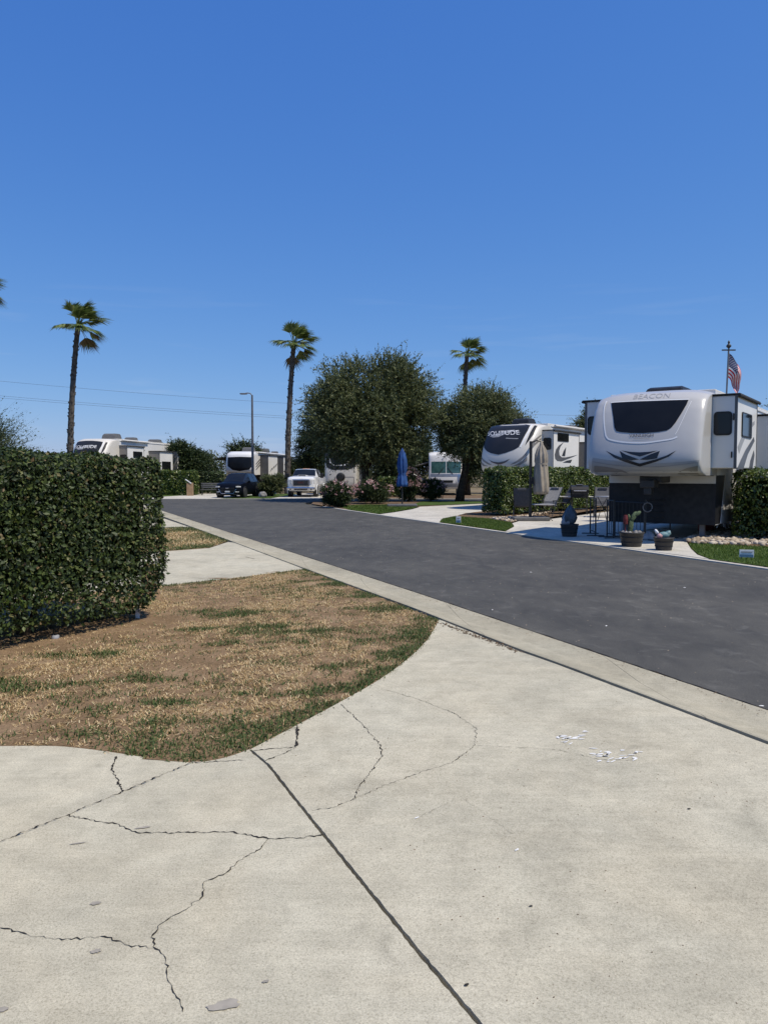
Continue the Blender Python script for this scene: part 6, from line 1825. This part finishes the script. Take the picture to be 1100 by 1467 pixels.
# ---- black metal pen panels on the patio
def pen_panel(label, pa, pb, h, vbars, hbars, feet=True):
    a = at(*pa); b_ = at(*pb)
    d = (b_ - a); L = d.length
    root = empty('pen_panel', (a.x, a.y, .03), math.atan2(d.y, d.x), label, 'fence panel', 'black metal pen panels')
    for x in (0, L):
        MB().tube([(x, 0, 0), (x, 0, h)], .020, 6).build('post', 'black_metal', root)
        if feet: MB().box(x - .03, x + .03, -.22, .22, 0, .025, .005).build('foot', 'black_metal', root)
    for z in (.10, h - .02): MB().tube([(0, 0, z), (L, 0, z)], .015, 6).build('rail', 'black_metal', root)
    for q in range(vbars):
        x = L * (q + 1) / (vbars + 1); MB().tube([(x, 0, .10), (x, 0, h - .02)], .007, 5).build('bar', 'black_metal', root)
    for q in range(hbars):
        z = .10 + (h - .12) * (q + 1) / (hbars + 1); MB().tube([(0, 0, z), (L, 0, z)], .008, 5).build('bar', 'black_metal', root)
    return root
pen_panel('black pen panel standing nearest the slate wrapped planter', (845, 766), (852.5, 769.5), .98, 1, 0)
pen_panel('black pen panel with upright bars left of the cactus tub', (869, 771), (878, 773), .96, 2, 0)
pw = pen_panel('wide black pen panel with upright bars behind the cactus tub', (880, 770.5), (922, 775.5), .92, 7, 0)
ph = pen_panel('black pen panel with level bars behind the small toy tub', (923.5, 775.5), (959, 772), .98, 0, 5)
ring = [(.06 * 0 + .11 * math.cos(t), -.03, .11 * math.sin(t)) for t in np.linspace(0, 2 * math.pi, 21)]
wr = empty('wreath', (at(925, 775.5).x, at(925, 775.5).y - .03, .03 + .80), 0, 'small ring wreath hung on the black pen panel', 'wreath')
MB().tube(ring, .014, 6).build('ring', 'galv', wr)
MB().tube([(0, .0, .10), (0, .012, .15)], .004, 4).build('hanger', 'galv', wr)

# grey sack on the pad behind the cactus
g = at(927, 775)
root = furled(0, [(.16, 0), (.17, .05), (.13, .13), (.06, .20), (.02, .22)], 4, .2, 6).build('sack', 'cover_grey', None, True)
root.location = (g.x, g.y - .05, .031); tag(root, 'slumped pale grey sack between the two planted tubs', 'sack')

# ---- grill
g = at(829, 738)
root = empty('grill', (g.x, g.y, .03), -.15, 'black barbecue grill with closed lid and side shelf on the patio', 'grill')
kz = lambda py: P(829, py, g.y).z - .03
MB().box(-.32, .32, -.26, .26, kz(713), kz(706), .02).build('firebox', 'plastic_black', root)
lid = MB().prism([(-.26, 0), (-.26, .12), (-.18, .24), (0, .29), (.18, .24), (.26, .12), (.26, 0)], -.33, .33)
lid.v = [(p[2], p[0], kz(706) + .005 + p[1]) for p in lid.v]
lo_ = lid.build('lid', 'plastic_black', root)
MB().tube([(-.24, -.30, kz(703)), (.24, -.30, kz(703))], .014, 6).build('handle', 'alu', lo_)
for x in (-.29, .29):
    for y in (-.22, .22): MB().tube([(x, y, 0), (x, y, kz(713) + .02)], .018, 6).build('leg', 'black_metal', root)
MB().box(-.80, -.34, -.22, .22, kz(711) - .02, kz(711), .008).build('side_shelf', 'panel_cream', root)
MB().box(.34, .52, -.22, .22, kz(711) - .02, kz(711), .008).build('side_shelf', 'panel_cream', root)
MB().box(-.30, .30, -.24, .24, .20, .23, .008).build('bottom_shelf', 'black_metal', root)
MB().box(-.12, .12, -.1, .1, kz(706) + .292, kz(706) + .335, .01).build('lid_vent', 'galv', lo_)

# ---- sling patio chairs
def patio_chair(label, px, py, rz, material, recl=.35):
    g = at(px, py)
    root = empty('patio_chair', (g.x, g.y, .03), rz, label, 'chair', 'sling chairs on the patio')
    # chair faces local -y
    for sx in (-.28, .28):
        MB().tube([(sx, -.45, 0), (sx, -.10, .40), (sx, .10, .62), (sx, .10 + recl * 1.1, 1.12)], .014, 6).build('side_frame', 'black_metal', root)
        MB().tube([(sx, .42, 0), (sx, .02, .44), (sx, -.30, .44)], .014, 6).build('leg', 'black_metal', root)
        MB().box(sx - .03, sx + .03, -.30, .16, .60, .63, .01).build('armrest', 'plastic_black', root)
        MB().tube([(sx, -.28, .44), (sx, -.28, .61)], .012, 5).build('arm_post', 'black_metal', root)
    MB().tube([(-.28, -.45, .02), (.28, -.45, .02)], .012, 5).build('cross_bar', 'black_metal', root)
    MB().tube([(-.28, .42, .02), (.28, .42, .02)], .012, 5).build('cross_bar', 'black_metal', root)
    vs_, fs_ = [], []
    prof = [(-.30, .455), (-.15, .42), (.0, .41), (.08, .47), (.12, .60), (.12 + recl * .55, .86), (.10 + recl * 1.08, 1.10)]
    for i, (y, z) in enumerate(prof):
        for x in (-.265, -.1, .1, .265): vs_.append((x, y, z - (.012 if abs(x) < .2 else 0)))
    for i in range(2): 
        for j in range(3): fs_.append((i * 4 + j, i * 4 + j + 1, i * 4 + j + 5, i * 4 + j + 4))
    seat = MB().add(vs_, fs_).build('seat', material, root)
    fs_ = []
    for i in range(2, 6):
        for j in range(3): fs_.append((i * 4 + j, i * 4 + j + 1, i * 4 + j + 5, i * 4 + j + 4))
    MB().add(vs_, fs_).build('backrest', material, root)
    MB().box(-.16, .16, .06 + recl * .95, .12 + recl * .95, 1.0, 1.10, .02).build('headrest', material, root)
    return root
patio_chair('dark sling chair with upright back left of the umbrella pole', 747, 744, 2.9, 'sling', .14)
patio_chair('reclined light grey sling chair behind the umbrella pole', 786, 742, -.6, 'sling_light', .5)
patio_chair('dark sling chair beside the little patio table', 808, 737, -1.2, 'sling', .35)
patio_chair('dark sling chair in the shade right of the grill', 862, 742, -.3, 'sling', .3)

g = at(776, 747)
root = empty('side_table', (g.x, g.y, .03), .2, 'low patio table with pale top between the sling chairs', 'table')
zt = P(776, 722, g.y).z - .03
MB().box(-.36, .36, -.26, .26, zt - .03, zt, .01).build('tabletop', 'cover_grey', root)
for x in (-.3, .3):
    MB().tube([(x, -.22, 0), (-x * .2, .0, zt * .5), (x, .22, zt - .03)], .013, 5).build('leg', 'black_metal', root)
    MB().tube([(x, .22, 0), (x * .9, .0, zt * .5), (x, -.22, zt - .03)], .013, 5).build('leg', 'black_metal', root)
g = at(874, 748)
root = empty('folding_table', (g.x, g.y, .03), .5, 'folding table with pale top in the shade under the trailer nose', 'table')
zt = P(874, 708, g.y).z - .03
zt = min(max(zt, .6), .85)
MB().box(-.45, .45, -.3, .3, zt - .04, zt, .012).build('tabletop', 'cover_grey', root)
for x in (-.38, .38):
    for y in (-.22, .22): MB().tube([(x, y, 0), (x, y * .3, zt * .5), (x, -y, zt - .03)], .013, 5).build('leg', 'black_metal', root)

# wooden post between hedge and trailer
g = at(878.5, 730)
root = empty('timber_post', (g.x, g.y, 0), TH * -1, 'tan timber post between the clipped hedge and silver trailer', 'post')
MB().box(-.10, .10, -.10, .10, -.05, 1.42, .01).build('post', 'timber', root)
MB().box(-.13, .13, -.13, .13, 1.42, 1.46, .01).build('cap', 'timber', root)

# red tool box and stabiliser stands beside the trailer body
g = at(1010, 763)
root = empty('fuel_can', (g.x, g.y, .03), -.3, 'red can on the ground under the silver trailer', 'can')
MB().box(-.20, .20, -.13, .13, 0, .22, .03).build('can_body', 'red_plastic', root)
MB().tube([(-.10, 0, .20), (-.08, 0, .28), (.06, 0, .28), (.08, 0, .20)], .014, 6).build('handle', 'plastic_black', root)
MB().lathe([(.03, .21), (.03, .26)], 10, Matrix.Translation((.15, 0, 0))).build('spout_cap', 'timber', root)
for k_, (px_, py_) in enumerate([(1046, 757), (1036, 759)]):
    g = at(px_, py_)
    root = empty('jack_stand', (g.x, g.y, .03), .4, 'grey tripod jack stand beside the silver trailer body', 'jack stand', 'jack stands under the silver trailer')
    for q in range(3):
        a = q * 2.094; MB().tube([(.20 * math.cos(a), .20 * math.sin(a), 0), (.03 * math.cos(a), .03 * math.sin(a), .38)], .022, 5).build('leg', 'alu', root)
    MB().tube([(0, 0, .10), (0, 0, .50)], .03, 8).box(-.08, .08, -.08, .08, .50, .52).build('screw_post', 'alu', root)

# rocks in the bed (too small to pick apart)
r = np.random.default_rng(77)
rock_poly = [G2(*p) for p in [(984, 779), (983, 775.5), (992, 771), (1012, 765.5), (1052, 762), (1056, 766), (1030, 775), (1000, 782)]]
pts = scatter_poly(rock_poly, 420, r)
pts2 = scatter_poly([G2(*p) for p in [(1030, 775), (1056, 766), (1100, 770), (1100, 785), (1040, 783), (1000, 782)]], 260, r)
pts3 = scatter_poly([G2(*p) for p in [(700, 744.5), (733, 750), (760, 741.5), (800, 733), (790, 731), (750, 741)]], 380, r)
ico = [(0, 0, 1), (.89, 0, .45), (.28, .85, .45), (-.72, .53, .45), (-.72, -.53, .45), (.28, -.85, .45), (.72, .53, -.3), (-.28, .85, -.3), (-.89, 0, -.3), (-.28, -.85, -.3), (.72, -.53, -.3)]
icf = [(0, 1, 2), (0, 2, 3), (0, 3, 4), (0, 4, 5), (0, 5, 1), (1, 6, 2), (2, 7, 3), (3, 8, 4), (4, 9, 5), (5, 10, 1), (6, 7, 2), (7, 8, 3), (8, 9, 4), (9, 10, 5), (10, 6, 1)]
ic = np.array(ico)
def stones(pts, s0_, s1_, label):
    vs_, fs_ = [], []
    for i, p in enumerate(pts):
        s_ = r.uniform(s0_, s1_); a = r.uniform(0, 6.28)
        q = ic * np.array([s_ * r.uniform(.8, 1.4), s_ * r.uniform(.7, 1.1), s_ * r.uniform(.5, .8)]) * r.uniform(.85, 1.15, (11, 1))
        q = np.stack([q[:, 0] * math.cos(a) - q[:, 1] * math.sin(a), q[:, 0] * math.sin(a) + q[:, 1] * math.cos(a), q[:, 2]], 1)
        vs_.append(q + np.array([p[0], p[1], .05 + s_ * .25])); fs_.append(np.array(icf) + 11 * i)
    o = np_mesh('rocks', np.concatenate(vs_), np.concatenate(fs_), 'stones'); tag(o, label, 'rocks', kind='stuff')
stones(np.concatenate([pts, pts2]), .035, .085, 'tan river rocks filling the bed beside the silver trailer')
stones(pts3, .03, .07, 'small tan rocks edging the clipped hedge by the patio')

# ---- small signs, stakes and stones
def yard_sign(label, px, py, w, h, two=True):
    g = at(px, py)
    root = empty('yard_sign', (g.x, g.y, .03), -.25, label, 'sign', 'small site signs')
    z0_ = .05
    MB().box(-w / 2, w / 2, -.012, .012, z0_, z0_ + h, .003).build('panel', 'sign_white', root)
    if two:
        MB().box(-w / 2 + .01, w / 2 - .01, -.016, -.0125, z0_ + .008, z0_ + h * .40).build('blue_band', 'sign_blue', root)
        MB().box(-w / 2 + .03, w / 2 - .03, -.016, -.0125, z0_ + h * .62, z0_ + h * .80).build('grey_band', 'panel_grey', root)
    for x in (-w * .35, w * .35): MB().tube([(x, .015, -.05), (x, .015, z0_ + h * .9)], .006, 5).build('stake', 'galv', root)
    return root
yard_sign('small white and blue sign on the lawn beside the rock bed', 1068.5, 804.5, .25, .14)
yard_sign('small white site sign on the lawn before the clipped hedge', 656.5, 752.5, .15, .20)
yard_sign('white site sign in front of the rounded shrub', 392.5, 709.0, .42, .36)
g = at(376, 714.6)
mb = MB(); q = ic * np.array([.26, .2, .26]); mb.add([tuple(p + np.array([0, 0, .22])) for p in q], icf + [(6, 10, 9, 8, 7)])
o = mb.build('boulder', 'rock', None, False); o.location = (g.x, g.y + .2, -.02); tag(o, 'pale rounded boulder at the far kerb between car and pickup', 'boulder')
bm_ = bmesh.new(); bm_.from_mesh(o.data); bmesh.ops.subdivide_edges(bm_, edges=bm_.edges[:], cuts=2, use_grid_fill=True, smooth=.8)
for v_ in bm_.verts: v_.co += v_.co.normalized() * .03 * mnoise.noise(v_.co * 6)
bm_.to_mesh(o.data); bm_.free()

# stake, board and sprinkler cap at the near hedge
g = at(197.5, 888)
root = empty('marker_stake', (g.x, g.y, .0), .2, 'short white plastic stake at the foot of the tall dark hedge', 'stake')
MB().box(-.022, .022, -.012, .012, -.05, .19, .004).build('shaft', 'sign_white', root)
MB().add([(-.022, -.012, .19), (.022, -.012, .19), (.022, .012, .19), (-.022, .012, .19), (0, 0, .215)], [(0, 1, 4), (1, 2, 4), (2, 3, 4), (3, 0, 4)]).build('tip', 'sign_white', root)
g = at(217, 862)
root = empty('timber_board', (g.x, g.y, 0), .6, 'leaning brown board behind the end of the tall dark hedge', 'board')
MB().box(-.11, .11, -.02, .02, -.03, .42, .005, Matrix.Rotation(-.18, 4, 'X')).build('board', 'timber', root)
MB().box(-.015, .015, .02, .05, -.05, .40, .003, Matrix.Rotation(-.18, 4, 'X')).build('batten', 'timber', root)
g = at(80, 918)
root = empty('sprinkler_head', (g.x, g.y, .02), 0, 'small pale sprinkler head in the soil under the tall hedge', 'sprinkler')
MB().lathe([(.035, -.03), (.038, .03), (.030, .036), (.005, .038)], 14).build('cap', 'cover_grey', root, True)
MB().lathe([(.012, .036), (.012, .048)], 8).build('nozzle', 'plastic_black', root)

# tan pillar with letter box, bench and fence under the far tree
g = at(277, 709)
root = empty('site_pedestal', (-14.05, 55.2, 0), .2, 'tan stone pillar with white slanted top at the far hedge end', 'pillar')
MB().box(-.24, .24, -.20, .20, -.05, .95, .03).build('pillar', 'timber', root)
m = Matrix.Translation((-.10, -.05, 1.06)) @ Matrix.Rotation(rad(35), 4, 'Y')
MB().box(-.26, .26, -.2, .2, -.03, .03, .01, m).build('slanted_top', 'sign_white', root)
MB().box(-.06, .06, -.06, .06, 1.0, 1.18).build('bracket', 'plastic_black', root)
root = empty('garden_bench', (-12.8, 56.4, 0), .1, 'dark garden bench in the shade left of the dark car', 'bench')
for k_ in range(4): MB().box(-.75, .75, -.24 + .12 * k_, -.14 + .12 * k_, .42, .45, .005).build('seat_slat', 'plastic_grey', root)
for k_ in range(3): MB().box(-.75, .75, .24, .27, .55 + .14 * k_, .65 + .14 * k_, .005).build('back_slat', 'plastic_grey', root)
for x in (-.65, .65):
    MB().tube([(x, -.22, 0), (x, -.22, .62), (x, .24, .62)], .025, 6).build('leg', 'black_metal', root); MB().tube([(x, .25, 0), (x, .26, .98)], .025, 6).build('leg', 'black_metal', root)
